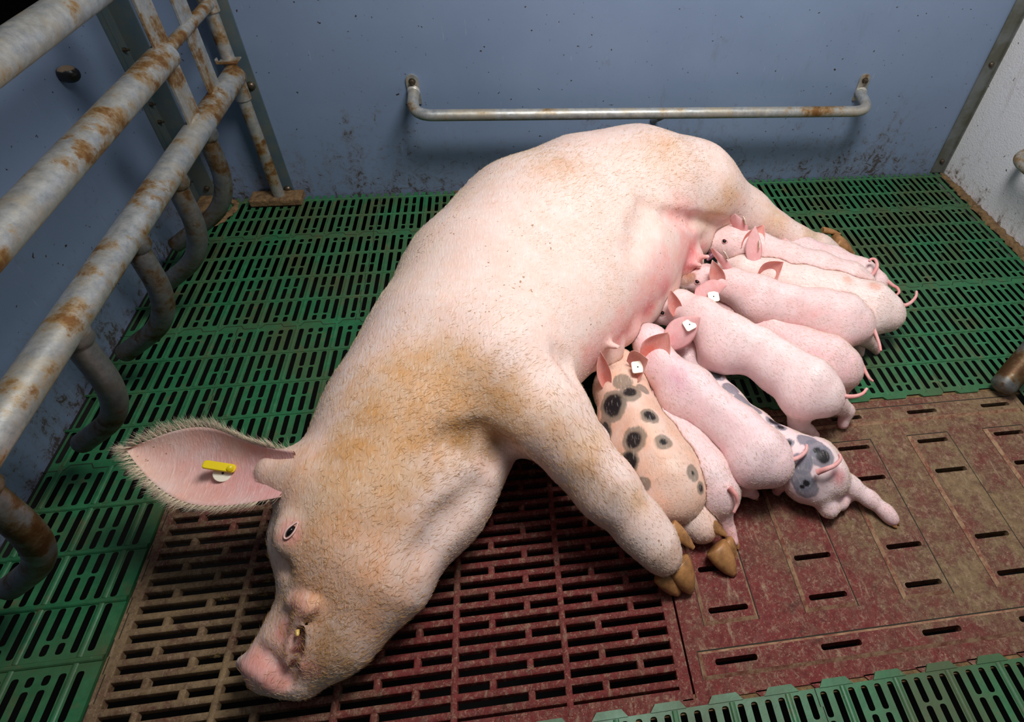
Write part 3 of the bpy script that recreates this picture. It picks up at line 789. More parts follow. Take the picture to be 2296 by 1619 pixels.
# ------------------------------------------------------------------ animal materials
def skin_mat(name, hair, bump, rough=0.55, sss=0.08):
    t = NT(name); col = t.attr('skin')[0]
    n1 = t.noise(70, 5, 0.65); v = t.mapped((1, 1, 1), (0.3, 0.2, 0.5))
    n2 = t.n('ShaderNodeTexNoise', {'Vector': t.mapped((260, 60, 120), (0.2, 0.4, -0.7)), 'Scale': 1.0, 'Detail': 3.0, 'Roughness': 0.6}).outputs[0]
    hsv = t.n('ShaderNodeHueSaturation', {'Color': col, 'Value': t.ramp(n1, 0.3, 0.7, 0.95, 1.05), 'Saturation': t.ramp(t.noise(22, 4), 0.35, 0.65, 0.85, 1.15)}).outputs[0]
    c = t.mix(t.ramp(n2, 0.56, 0.72, 0, hair), hsv, srgb(250, 238, 225))
    sp = t.noise(150, 2, 0.5)
    c = t.mix(t.ramp(t.math('ADD', sp, t.math('MULTIPLY', t.noise(6, 3), 0.6)), 1.03, 1.06, 0, 0.8), c, srgb(150, 106, 68)) if hair > 0.3 else c
    t.bump(t.math('ADD', n2, t.math('MULTIPLY', n1, 0.5)), bump, 0.0022)
    return t.set(c, rough, **{'Subsurface Weight': sss, 'Subsurface Scale': 0.012, 'Specular IOR Level': 0.3})
M['sow_skin'] = skin_mat('sow_skin', 0.36, 0.5, 0.6)
M['pig_skin'] = skin_mat('piglet_skin', 0.22, 0.3, 0.5)
def plain(name, c, rough, **k): M[name] = NT(name).set(c, rough, **k)
plain('eye', srgb(16, 12, 12), 0.08)
plain('lid_pale', srgb(226, 186, 176), 0.55)
plain('eyelid', srgb(214, 160, 158), 0.5)
plain('ear_in', srgb(226, 150, 136), 0.55, **{'Subsurface Weight': 0.15, 'Subsurface Scale': 0.006})
plain('tag_white', srgb(232, 226, 206), 0.35)
plain('tag_yellow', srgb(214, 190, 10), 0.4)
plain('tag_hole', srgb(40, 34, 28), 0.6)
plain('tongue', srgb(120, 70, 84), 0.35)
plain('tooth', srgb(214, 178, 96), 0.3)
plain('mouth', srgb(96, 40, 44), 0.5)
t = NT('hoof_horn'); n1 = t.noise(30, 5, 0.7); M['hoof'] = t.set(t.mix(t.ramp(n1, 0.35, 0.68), srgb(190, 136, 84), srgb(120, 82, 48)), 0.42)
t.bump(t.noise(80, 3), 0.2, 0.003)
plain('hair_pale', srgb(236, 216, 188), 0.5); plain('hair_gold', srgb(206, 160, 98), 0.5)

# ------------------------------------------------------------------ animal part builders
def ear(name, base, tip, wv, parent, mat, cup=0.25, bend=0.0, thick=0.0028, nu=22, nv=13, shape=0.34, fold=0.0, col=None, skew=0.0):
    "leaf shaped cupped ear: base centre, tip, half-width vector; the hollow faces cross(length, width)"
    base, tip, wv = (np.array(q, float) for q in (base, tip, wv)); Lv = tip - base; N = np.cross(Lv, wv); N /= np.linalg.norm(N); W = np.linalg.norm(wv); L = np.linalg.norm(Lv)
    u = np.linspace(0, 1, nu); v = np.linspace(-1, 1, nv)
    h = np.where(u < shape, 0.62 + 0.38*np.sin(u/shape*math.pi/2), np.maximum(1 - ((u-shape)/(1-shape))**1.75, 0.03))
    P = np.zeros((nu, nv, 3))
    for i in range(nu):
        for j in range(nv):
            P[i, j] = base + Lv*u[i] + wv*(h[i]*v[j]*(1-0.35*cup*v[j]**2) + skew*math.sin(math.pi*u[i]) + (skew*0.7*math.sin(2.4*math.pi*u[i])*(v[j]**2) if v[j] < 0 else 0)) + N*(cup*W*h[i]*(v[j]**2-0.25) + bend*L*math.sin(math.pi*u[i]*0.9) + fold*L*u[i]**3)
    dU = np.gradient(P, axis=0); dV = np.gradient(P, axis=1); NN = np.cross(dU, dV); NN /= np.linalg.norm(NN, axis=2)[..., None]+1e-9
    th = thick*np.sqrt(np.clip(1 - (np.abs(v)[None, :]**4), 0.08, 1))*np.clip(1.15 - u[:, None]*0.75, 0.3, 1)
    A = P + NN*th[..., None]*0.5; Bk = P - NN*th[..., None]*0.5
    V = np.concatenate([A.reshape(-1, 3), Bk.reshape(-1, 3)]); n = nu*nv; F = []; I = lambda i, j: i*nv+j
    for i in range(nu-1):
        for j in range(nv-1):
            F.append((I(i, j), I(i+1, j), I(i+1, j+1), I(i, j+1))); F.append((n+I(i, j), n+I(i, j+1), n+I(i+1, j+1), n+I(i+1, j)))
    for i in range(nu-1):
        F.append((I(i, 0), n+I(i, 0), n+I(i+1, 0), I(i+1, 0))); F.append((I(i, nv-1), I(i+1, nv-1), n+I(i+1, nv-1), n+I(i, nv-1)))
    for j in range(nv-1): F.append((I(nu-1, j), n+I(nu-1, j), n+I(nu-1, j+1), I(nu-1, j+1)))
    cc = None
    if col is not None:
        uu = np.repeat(u, nv); vv = np.tile(np.abs(v), nu)
        inner = np.array(col[0])*(0.0+1.0) ; w = np.clip(1.15-uu*0.9-vv*0.35, 0, 1)[:, None]
        ci = np.array(col[0])*w + np.array(col[1])*(1-w)
        cc = np.concatenate([ci, np.tile(np.array(col[1]), (n, 1))])
    o = np_mesh(name, V, np.array(F), mat, parent, cc)
    return o, P, NN

def plate(name, c, n, up, w, h, mat, parent, t=0.0016, rad=0.28, hole=True, round_=False):
    "small ear tag plate with rounded corners"
    n = np.array(n, float)/np.linalg.norm(n); up = np.array(up, float); up = up - n*(up@n); up /= np.linalg.norm(up); r = np.cross(up, n)
    pts = []
    if round_: pts = [(math.cos(a)*w/2, math.sin(a)*h/2) for a in np.linspace(0, 2*math.pi, 25)[:-1]]
    else:
        q = rad*min(w, h)
        for cx_, cy_, a0 in ((w/2-q, h/2-q, 0), (-w/2+q, h/2-q, 90), (-w/2+q, -h/2+q, 180), (w/2-q, -h/2+q, 270)):
            pts += [(cx_+q*math.cos(math.radians(a0+k*30)), cy_+q*math.sin(math.radians(a0+k*30))) for k in range(4)]
    m = MB(); k = len(pts); c = np.array(c, float)
    top = [c + r*x*0.94 + up*y*0.94 + n*t/2 for x, y in pts]; mid = [c + r*x + up*y + n*t*0.2 for x, y in pts]; bot = [c + r*x + up*y - n*t/2 for x, y in pts]
    m.add(top + mid + bot, [tuple(range(k)), tuple(2*k+i for i in reversed(range(k)))] + [(k+i, k+(i+1) % k, (i+1) % k, i) for i in range(k)] + [(2*k+i, 2*k+(i+1) % k, k+(i+1) % k, k+i) for i in range(k)])
    o = m.build(name, mat, parent)
    if hole:
        hm = MB(); hm.lathe(c + n*t/2, n, [(-0.0002, w*0.065), (0.0003, w*0.065)], 12); hm.build('pin_hole', M['tag_hole'], o)
    return o

def eyeball(B, x, y, r, parent, lid, look=None, squint=0.55, ang=0.0):
    p, n = hit(B, x, y)
    right, down = CAM_R[0], CAM_R[1]
    axis = math.cos(ang)*right + math.sin(ang)*down; axis = axis - n*(axis@n); axis /= np.linalg.norm(axis); b = np.cross(n, axis)
    m = MB(); V = []; F = []; na, nb = 20, 12
    m2 = MB()
    c = p - n*r*0.45
    for i in range(nb+1):
        th = math.pi*i/nb
        for k in range(na):
            ph = 2*math.pi*k/na
            V.append(c + r*(math.sin(th)*math.cos(ph)*axis + squint*1.25*math.sin(th)*math.sin(ph)*b + math.cos(th)*n))
    for i in range(nb):
        for k in range(na): F.append((i*na+k, (i+1)*na+k, (i+1)*na+(k+1) % na, i*na+(k+1) % na))
    m.add(V, F); e = m.build('eye', M['eye'], parent, 80)
    ring = [p + n*r*0.26 + axis*math.cos(a)*r*(1.12 + (0.45*max(math.cos(a), 0)**6)) + b*math.sin(a)*r*squint*1.3 - n*r*0.18*abs(math.cos(a)) for a in np.linspace(0, 2*math.pi, 28)]
    m2.tube(ring, r*0.15, 8); m2.build('eyelid', lid, e, 80)
    return e

def tail(pts, r0, r1, parent, mat, col):
    sp = spline(pts, 8); m = MB(); n = len(sp)
    m.tube(sp, r0, 12, True, [r0 + (r1-r0)*(i/(n-1)) for i in range(n)])
    me = bpy.data.meshes.new('tail'); me.from_pydata(m.v, [], m.f); me.update()
    a = me.color_attributes.new('skin', 'FLOAT_COLOR', 'POINT'); a.data.foreach_set('color', np.tile(np.array([*col, 1.0], np.float32), (len(m.v), 1)).ravel())
    return smooth(link('tail', me, mat, parent))

def bristles(name, V, F, mat, parent, n, flow, length, rad, prob=None, seed=1, lift=0.35, droop=0.0, jitter=0.35):
    "fine hairs rooted on the skin; each a tapered three-sided blade"
    rg = np.random.default_rng(seed); N = vnormals(V, F)
    w = np.ones(len(V)) if prob is None else prob(V, N); w = np.clip(w, 0, None); w /= w.sum()
    i = rg.choice(len(V), n, p=w); P = V[i]; Nn = N[i]
    fl = flow(P, Nn) + rg.normal(0, jitter, (n, 3)); fl = fl - Nn*(fl*Nn).sum(1)[:, None]; fl /= np.linalg.norm(fl, axis=1)[:, None]+1e-9
    Ln = (length(P, Nn) if callable(length) else np.full(n, length))*rg.uniform(0.6, 1.25, n); lf = lift*rg.uniform(0.4, 1.6, n)[:, None]
    d0 = fl + Nn*lf; d0 /= np.linalg.norm(d0, axis=1)[:, None]; d1 = fl + Nn*lf*0.25 + rg.normal(0, 0.15, (n, 3)) - np.array([0, 0, droop]); d1 /= np.linalg.norm(d1, axis=1)[:, None]
    p1 = P + d0*Ln[:, None]*0.5; p2 = p1 + d1*Ln[:, None]*0.5
    s = np.cross(d0, Nn); s /= np.linalg.norm(s, axis=1)[:, None]+1e-9; q = np.cross(d0, s); R = rad
    P = P - Nn*0.0006
    ring = lambda c, r: [c + s*r, c - s*r*0.5 + q*r*0.87, c - s*r*0.5 - q*r*0.87]
    VV = np.stack(ring(P, R) + ring(p1, R*0.8) + [p2], 1).reshape(-1, 3); b = (np.arange(n)*7)[:, None]
    T = []
    for k in range(3):
        k2 = (k+1) % 3
        T += [b + np.array([[k, k2, 3+k2]]), b + np.array([[k, 3+k2, 3+k]]), b + np.array([[3+k, 3+k2, 6]])]
    o = np_mesh(name, VV, np.concatenate(T), mat, parent); o['kind'] = 'stuff'
    return o

def claw(name, a, b_, r0, r1, parent, up=(0, 0, 1), flat=0.75):
    "pointed horn claw from a to its tip b_"
    a = np.array(a, float); b_ = np.array(b_, float); d = b_ - a; L = np.linalg.norm(d); d /= L; up = np.array(up, float); s = np.cross(d, up); s /= np.linalg.norm(s); up = np.cross(s, d)
    m = MB(); V = []; na = 16; prof = [(-0.04, 0.9), (0.0, 1.0), (0.25, 0.98), (0.5, 0.85), (0.75, 0.62), (0.92, 0.36), (1.0, 0.14)]
    for u, k in prof:
        r = r0*k if k > 0.2 else max(r1, r0*k)
        for j in range(na):
            th = 2*math.pi*j/na; V.append(a + d*u*L + s*math.cos(th)*r + up*(math.sin(th)*r*flat - u*u*L*0.10))
    k = len(prof); m.add(V, [(i*na+j, i*na+(j+1) % na, (i+1)*na+(j+1) % na, (i+1)*na+j) for i in range(k-1) for j in range(na)] + [tuple(reversed(range(na))), tuple((k-1)*na+j for j in range(na))])
    return m.build(name, M['hoof'], parent, 60)

# ------------------------------------------------------------------ the sow
SB = sow_body()
def carve(B, pts, r, k=0.012, depth=0.3):
    "shallow groove along photo pixels on the skin"
    H = [hit(B, x, y) for x, y in pts]; q = [p + n*r*(1-2*depth) for p, n in H]
    return [(a, b_, r, r, k) for a, b_ in zip(q, q[1:])]
gro = carve(SB, [(702, 1362), (684, 1392), (668, 1424), (662, 1456), (655, 1490), (648, 1530)], 0.011, 0.006, 0.62)
gro += carve(SB, [(1185, 1052), (1120, 1010), (1060, 985), (1010, 985)], 0.022, 0.03, 0.22)
gro += carve(SB, [(1060, 1110), (1005, 1165), (960, 1225)], 0.016, 0.04, 0.1)
gro += carve(SB, [(1452, 462), (1500, 484), (1560, 496), (1620, 502)], 0.018, 0.02, 0.45)
gro += carve(SB, [(1452, 462), (1440, 508), (1424, 556)], 0.016, 0.05, 0.12)
gro += carve(SB, [(1292, 850), (1275, 815), (1255, 795)], 0.016, 0.03, 0.2)
gro += carve(SB, [(575, 1452), (600, 1470), (625, 1500), (636, 1535)], 0.007, 0.01, 0.35)
gro += carve(SB, [(618, 1235), (628, 1262), (640, 1280)], 0.012, 0.02, 0.2)
for pts_, r_ in ((((650, 1352), (676, 1378), (664, 1412), (654, 1452), (646, 1500)), .007), (((712, 1372), (694, 1412), (680, 1452), (668, 1498)), .007), (((655, 1345), (690, 1352), (708, 1362)), .007)):
    q_ = [(hit(SB, x, y)[0], r_) for x, y in pts_]; SB.chain(q_, .010)
gro[:5] = carve(SB, [(700, 1366), (682, 1396), (671, 1426), (664, 1456), (656, 1492), (648, 1532)], 0.0075, 0.004, 0.75)
lips = [hit(SB, x, y) for x, y in ((668, 1352), (690, 1364), (672, 1392))]
for a, b_, r0, r1, k in gro: SB.cone(a, b_, r0, r1, k, sub=True)
lo = [(p - n*0.004, 0.010) for p, n in lips]; SB.chain(lo, 0.01)
for x, y, r in ((640, 1186, .026), (632, 1222, .02)):
    p, n = hit(SB, x, y); SB.ball(p - n*0.014, r, .02)
for x, y in ((1362, 772), (1552, 592), (1566, 575)):        # teats in view
    p, n = hit(SB, x, y); d = n*0.5 + np.array((0.75, -0.35, 0.1)); d /= np.linalg.norm(d)
    SB.cone(p - n*0.004, p + d*0.026, .010, .0055, .012)
snd = np.array((-0.55, -0.78, -0.12)); snd /= np.linalg.norm(snd)     # snout disc
SB.ball(np.array((.240, -1.449, .068)), .045, .008, snd, .26)
SB.chain([(at(543, 1486, .078), .010), (at(566, 1494, .098), .009), (at(592, 1511, .100), .009), (at(616, 1530, .085), .009), (at(638, 1545, .060), .009)], .012)
p0, n0 = hit(SB, 650, 1058); SB.cone(p0 - n0*.035, at(622, 1056, float(p0[2]) - .02), .050, .036, .04)
sow = thing('sow', 'big pale sow lying on her side nursing, yellow tag in her ear', 'pig', (0.75, -0.7, 0))
V, F = body_mesh(SB, 0.0062, 0.002, (), 4)
px = lambda x, y: hit(SB, x, y)[0]
PALE, TAN, OCH, DUN, PINK, RED, ROSE = srgb(233, 204, 193), srgb(216, 172, 132), srgb(196, 142, 88), srgb(150, 112, 72), srgb(238, 178, 172), srgb(222, 112, 118), srgb(216, 150, 140)
bl = []
def bb(x, y, r, c, s, soft=0.7): bl.append((px(x, y), r, c, s, soft))
for x, y, r in ((900, 860, .14), (1040, 900, .13), (880, 980, .17), (1120, 930, .11), (820, 1060, .15), (1010, 830, .10), (760, 1150, .14)): bb(x, y, r, TAN, .75)
for x, y, r in ((930, 830, .075), (1110, 890, .06), (980, 960, .09), (830, 940, .07), (1080, 985, .07), (780, 1020, .07), (760, 1300, .10), (700, 1240, .06), (690, 1330, .06), (780, 1380, .08), (1490, 330, .12), (1250, 370, .12)): bb(x, y, r, OCH, .42, .8)
for x, y, r in ((700, 1280, .13), (800, 1250, .13), (850, 1340, .12), (640, 1050, .10), (720, 1450, .09), (620, 1400, .07)): bb(x, y, r, srgb(224, 176, 146), .55)
for x, y, r in ((1040, 985, .065), (1100, 1010, .05), (1320, 1070, .06), (1290, 1050, .05), (1370, 1110, .045), (770, 1470, .06), (700, 1500, .05), (730, 1430, .05)): bb(x, y, r, DUN, .55, .8)
for x, y, r in ((1340, 980, .05), (1300, 1010, .06), (1240, 960, .08), (1430, 1120, .05), (1640, 440, .08), (1600, 480, .08), (1740, 490, .07), (1820, 520, .05)): bb(x, y, r, TAN, .6, .8)
for x, y, r in ((1520, 490, .09), (1540, 560, .11), (1490, 610, .10), (1440, 690, .10), (1390, 740, .08), (1330, 800, .08)): bb(x, y, r, PINK, .75)
for x, y, r in ((1556, 552, .062), (1575, 552, .045), (1545, 595, .055), (1492, 642, .05), (1455, 690, .045), (1405, 738, .05), (1388, 762, .04)): bb(x, y, r, RED, .6, .9)
for x, y, r in ((590, 1500, .045), (625, 1525, .04), (560, 1485, .04), (660, 1360, .035), (640, 1420, .04), (650, 1190, .03), (690, 1500, .03)): bb(x, y, r, ROSE, .75, .6)
bl.append((np.array((.228, -1.455, .06)), .052, srgb(214, 142, 134), .75, .6))
bb(1500, 1260, .06, srgb(232, 196, 176), .7); bb(1590, 1190, .06, srgb(232, 190, 172), .7); bb(1820, 535, .05, srgb(206, 172, 140), .6)
# inside of the mouth
for a, b_, r0, r1, k in gro[:5]: bl.append((a - np.array((0, 0, .004)), .013, srgb(112, 48, 48), .95, .5))
for q_ in (('ear_root'),):
    pass
cs = paint(V, PALE, bl, 0.5, 3)
body = np_mesh('body', V, F, M['sow_skin'], sow, cs)
def flow_sow(P, N):
    ax = np.array((0.55, 0.62, 0.0)); f = np.tile(ax, (len(P), 1)); f[:, 0] += 0.25*(P[:, 0]-0.6); f[:, 2] -= 0.35
    leg = (P[:, 1] < -1.1) & (P[:, 0] > 0.72); f[leg] = np.array((0.55, -0.75, -0.3)); hd = (P[:, 1] < -1.2) & (P[:, 0] < 0.5); f[hd] = np.array((0.25, 0.7, -0.2))
    hl = P[:, 0] > 1.25; f[hl] = np.array((0.9, -0.25, -0.3)); return f
def len_sow(P, N):
    back = np.clip((-(P[:, 0]-0.75)*0.77 + (P[:, 1]+0.6)*0.64)/0.2, 0, 1)
    return 0.009 + 0.013*back
def prob_sow(Vv, N):
    w = np.ones(len(Vv))*1.0; ud = np.linalg.norm(Vv - np.array((1.03, -.68, .15)), axis=1) < 0.2; w[ud] = 0.05
    sn = np.linalg.norm(Vv - np.array((.24, -1.43, .07)), axis=1) < 0.06; w[sn] = 0.1
    w *= 0.35 + 1.3*(fbm(Vv, 14, 7) > 0.5); w[Vv[:, 2] < 0.02] = 0
    return w
bristles('bristles', V, F, M['hair_pale'], body, 52000, flow_sow, len_sow, 0.00022, prob_sow, 5, 0.10, 0, .22)
def prob_gold(Vv, N):
    w = np.zeros(len(Vv))
    for x, y, r in ((780, 1300, .12), (720, 1420, .10), (880, 900, .14), (1040, 930, .12), (1320, 1040, .08), (1490, 330, .10), (1250, 360, .12), (700, 1500, .06)): w += np.exp(-(np.linalg.norm(Vv - px(x, y), axis=1)/r)**2)
    w[Vv[:, 2] < 0.02] = 0; return w
bristles('bristles', V, F, M['hair_gold'], body, 9000, flow_sow, 0.016, 0.00022, prob_gold, 6, 0.14)

# sow ear, big and upright over her head
p0, n0 = hit(SB, 640, 1062)
eb = p0 - n0*0.012; et = at(292, 1004, 0.235); d = et - eb
wdir = np.cross(d, CAM_C - eb); wdir /= np.linalg.norm(wdir); wdir = wdir if wdir @ CAM_R[1] > 0 else -wdir
EARC = (srgb(224, 164, 162), srgb(228, 192, 176))
eo, EP, EN = ear('ear', eb, et, wdir*0.070, sow, M['sow_skin'], 0.42, -0.03, 0.006, 40, 23, 0.46, 0.05, EARC, .15)
EV = EP.reshape(-1, 3); nu, nv = EP.shape[:2]
EF = np.array([(i*nv+j, i*nv+j+1, (i+1)*nv+j+1, (i+1)*nv+j) for i in range(nu-1) for j in range(nv-1)])
up_img = -CAM_R[1]
def prob_ear(Vv, N):
    w = np.zeros(len(Vv)); g_ = w.reshape(nu, nv); g_[4:, 0] = 1; g_[4:, -1] = 0.8; g_[:, 1] = 0.5; g_[:, -2] = 0.4; return w
def flow_ear(P, N):
    c = eb + d*((((P - eb) @ d)/(d @ d))[:, None]); o = P - c; o /= np.linalg.norm(o, axis=1)[:, None]+1e-6
    return o*0.8 + d/np.linalg.norm(d)*0.9
bristles('bristles', EV, EF, M['hair_pale'], eo, 2200, flow_ear, 0.026, 0.00022, prob_ear, 8, 0.2, 0.0, 0.45)
bristles('bristles', EV, EF, M['hair_pale'], eo, 2600, lambda P, N: np.tile(d/np.linalg.norm(d), (len(P), 1)), 0.016, 0.00018, None, 9, 0.12)
# her other ear, folded under the head
p1, n1_ = hit(SB, 600, 1150)
# tag: yellow clip with a round cream disc
ray_t = lambda x, y, ref: CAM_C + (CAM_R.T @ np.array([(x-PPX)/FPX, (y-PPY)/FPX, 1.0]))*(CAM_R @ (ref - CAM_C))[2]
ref = EP[int(nu*0.40), int(nv*0.5)]; toc = CAM_C - ref; toc /= np.linalg.norm(toc)
cpos = ray_t(500, 1061, ref) + toc*0.012
et_ = plate('ear_tag', cpos, toc*0.75 + np.array((0, -0.25, 0.5)), up_img, 0.031, 0.029, M['tag_white'], sow, 0.003, round_=True)
ypos = ray_t(492, 1046, ref) + toc*0.018
plate('tag_clip', ypos, toc*0.8 + np.array((0.1, 0.5, 0.35)), CAM_R[0]*0.96 - CAM_R[1]*0.2, 0.016, 0.050, M['tag_yellow'], et_, 0.003, 0.3, False)
mm = MB(); mm.lathe(ray_t(516, 1050, ref) + toc*0.012, toc, [(-0.012, 0.0055), (0.006, 0.0055), (0.008, 0.003)], 14); mm.build('tag_pin', M['tag_yellow'], et_, 50)
e = eyeball(SB, 651, 1192, 0.0105, sow, M['lid_pale'], squint=0.42, ang=-1.0)
# tooth and lip inside the mouth
p, n = hit(SB, 668, 1410); mm = MB(); mm.lathe(p + n*0.003, (0.2, -0.75, 0.1), [(0, 0.0035), (0.006, 0.0032), (0.009, 0.0015)], 10); mm.build('tooth', M['tooth'], sow, 60)
# claws
def hoofs(spec):
    for nm, (x0, y0, z0), (x1, y1, z1), r0, r1 in spec: claw(nm, at(x0, y0, z0), at(x1, y1, z1), r0, r1, sow)
hoofs([('hoof', (1518, 1262, .058), (1555, 1330, .014), .027, .006), ('hoof', (1486, 1284, .046), (1527, 1333, .012), .024, .006),
       ('dewclaw', (1506, 1180, .105), (1559, 1228, .082), .0145, .0045),
       ('hoof', (1606, 1228, .040), (1651, 1290, .012), .026, .006), ('hoof', (1625, 1215, .032), (1650, 1250, .016), .019, .006),
       ('dewclaw', (1585, 1170, .060), (1631, 1199, .052), .0135, .0045),
       ('hoof', (1872, 541, .056), (1916, 566, .020), .031, .012), ('dewclaw', (1846, 516, .072), (1886, 521, .062), .0125, .005)])
# name: body nodes (px, py, z, half-width px)
PIG = {
 'A': dict(n=[(1662,505,.085,16),(1690,525,.095,30),(1740,546,.09,32),(1795,566,.085,36),(1860,592,.085,38),(1925,620,.09,38),(1962,637,.09,28)]),
 'B': dict(n=[(1583,548,.135,14),(1600,546,.14,20),(1636,545,.145,38),(1695,560,.14,40),(1760,590,.13,46),(1830,612,.125,46),(1900,634,.125,44),(1932,645,.12,32)]),
 'C': dict(n=[(1622,592,.10,16),(1670,603,.115,31),(1735,620,.12,41),(1800,642,.115,48),(1870,664,.11,52),(1950,690,.11,56),(1985,703,.105,42)]),
 'D': dict(n=[(1517,630,.12,14),(1534,630,.125,19),(1580,627,.135,32),(1640,642,.14,40),(1700,668,.135,48),(1765,690,.125,52),(1835,703,.12,54),(1890,716,.12,56),(1918,730,.115,42)]),
 'E': dict(n=[(1575,668,.07,15),(1620,690,.075,30),(1670,715,.075,38),(1730,755,.07,48),(1795,790,.07,55),(1855,812,.075,60),(1888,826,.075,46)]),
 'F': dict(n=[(1470,712,.10,14),(1486,705,.11,20),(1524,690,.125,38),(1570,712,.145,46),(1632,765,.14,60),(1698,790,.135,58),(1748,825,.13,57),(1812,868,.13,65),(1845,887,.125,48)]),
 'G': dict(n=[(1426,736,.10,14),(1438,741,.105,20),(1458,765,.115,36),(1482,825,.125,46),(1542,880,.12,60),(1600,928,.115,59),(1652,965,.115,56),(1700,1022,.115,66),(1728,1040,.11,50)]),
 'H': dict(n=[(1500,775,.05,16),(1545,800,.06,32),(1578,848,.055,38),(1624,908,.055,45),(1682,966,.056,48),(1752,1018,.06,56),(1822,1052,.07,66),(1852,1070,.07,48)]),
 'I': dict(n=[(1400,800,.05,16),(1430,850,.06,36),(1455,895,.062,46),(1490,950,.062,56),(1540,1015,.062,60),(1588,1080,.065,66),(1606,1108,.065,52)]),
 'J': dict(n=[(1378,785,.06,18),(1384,825,.085,42),(1392,870,.095,58),(1412,935,.095,72),(1445,1000,.09,80),(1478,1055,.085,84),(1502,1092,.08,78),(1515,1112,.08,60)]),
}
def pig_nodes(k):
    out = []
    for x, y, z, hw in PIG[k]['n']:
        p = at(x, y, z); dep = (CAM_R @ (p - CAM_C))[2]
        out.append((p, hw * dep / FPX))
    return out

# ------------------------------------------------------------------ the piglets
PINKS = {'A': srgb(238, 196, 198), 'B': srgb(240, 198, 196), 'C': srgb(244, 214, 206), 'D': srgb(240, 198, 198), 'E': srgb(240, 190, 192), 'F': srgb(243, 208, 208), 'G': srgb(240, 200, 206), 'H': srgb(236, 204, 208), 'I': srgb(238, 196, 200), 'J': srgb(240, 196, 176)}
PINKS = {k: tuple(0.72*c + 0.28*w for c, w in zip(v, srgb(250, 232, 230))) for k, v in PINKS.items()}
PINKS['J'] = srgb(232, 192, 172)
LAB = {
 'A': ('pink piglet farthest back, beside the hind leg of the sow', None),
 'B': ('pink piglet with face and tongue showing at the rearmost teat', None),
 'C': ('whitish piglet with a big raised ear and tail sticking out farthest right', None),
 'D': ('pink piglet with a brown-smudged snout at a middle teat, eye visible', None),
 'E': ('pink piglet mostly hidden, only rump and hanging tail behind the biggest pale piglet', None),
 'F': ('large pale pink standing piglet beside the dark gap, tail over the red plate corner', None),
 'G': ('pale pink piglet climbing over the grey-spotted one, open ear toward the camera', None),
 'H': ('grey-spotted piglet lying flat with one hind leg stretched onto the red plate', None),
 'I': ('pink piglet squeezed between the black-spotted piglet and its pale sibling', None),
 'J': ('black-spotted piglet lying against the front leg of the sow, white square ear tag', None)}
LEGS = {
 'A': [], 'B': [],
 'C': [[(1935,745,.07,26),(1925,775,.03,14),(1928,792,.010,11)]],
 'D': [[(1935,755,.075,24),(1955,772,.035,13),(1964,786,.012,11)]],
 'E': [[(1895,850,.05,30),(1890,876,.02,16)]],
 'F': [[(1795,915,.09,40),(1790,948,.055,24),(1812,966,.028,15),(1826,976,.012,13)], [(1868,900,.085,34),(1898,920,.045,17),(1890,950,.014,14)], [(1610,790,.12,44),(1592,816,.085,30),(1575,838,.04,18)]],
 'G': [[(1680,1065,.075,38),(1668,1092,.045,20),(1690,1108,.018,14)], [(1728,1065,.07,32),(1752,1082,.04,16),(1742,1100,.014,13)]],
 'H': [[(1868,1068,.062,36),(1905,1090,.042,25),(1950,1119,.030,19),(1984,1146,.022,16),(2001,1165,.014,15)], [(1835,1105,.055,34),(1858,1138,.034,19),(1885,1128,.022,15),(1902,1116,.014,12)]],
 'I': [[(1602,1125,.06,36),(1622,1156,.038,19),(1634,1188,.022,15),(1644,1214,.012,14)]],
 'J': [[(1515,1130,.06,36),(1520,1160,.022,16)]]}
TAILS = {
 'A': [(1990,630,.11),(2002,640,.118),(2012,646,.122),(2016,655,.12),(2010,662,.112)],
 'B': [(1950,622,.14),(1962,608,.155),(1967,594,.165),(1962,582,.172),(1953,581,.172),(1949,586,.17)],
 'C': [(2018,683,.125),(2032,684,.132),(2045,676,.138),(2054,664,.142),(2055,653,.146)],
 'D': [(1946,720,.13),(1957,733,.132),(1965,752,.125),(1972,772,.118),(1975,787,.115)],
 'E': [(1920,806,.09),(1933,818,.095),(1941,834,.09),(1949,848,.085),(1957,855,.08)],
 'F': [(1880,884,.145),(1900,889,.15),(1920,888,.155),(1935,882,.16),(1944,871,.165)],
 'G': [(1758,1030,.125),(1776,1031,.132),(1794,1024,.138),(1807,1011,.144),(1809,997,.148)],
 'H': [(1838,1057,.138),(1854,1051,.150),(1872,1043,.156),(1884,1030,.162),(1882,1018,.166)],
 'I': [(1640,1098,.118),(1651,1112,.112),(1653,1130,.098),(1645,1150,.085)],
 'J': []}
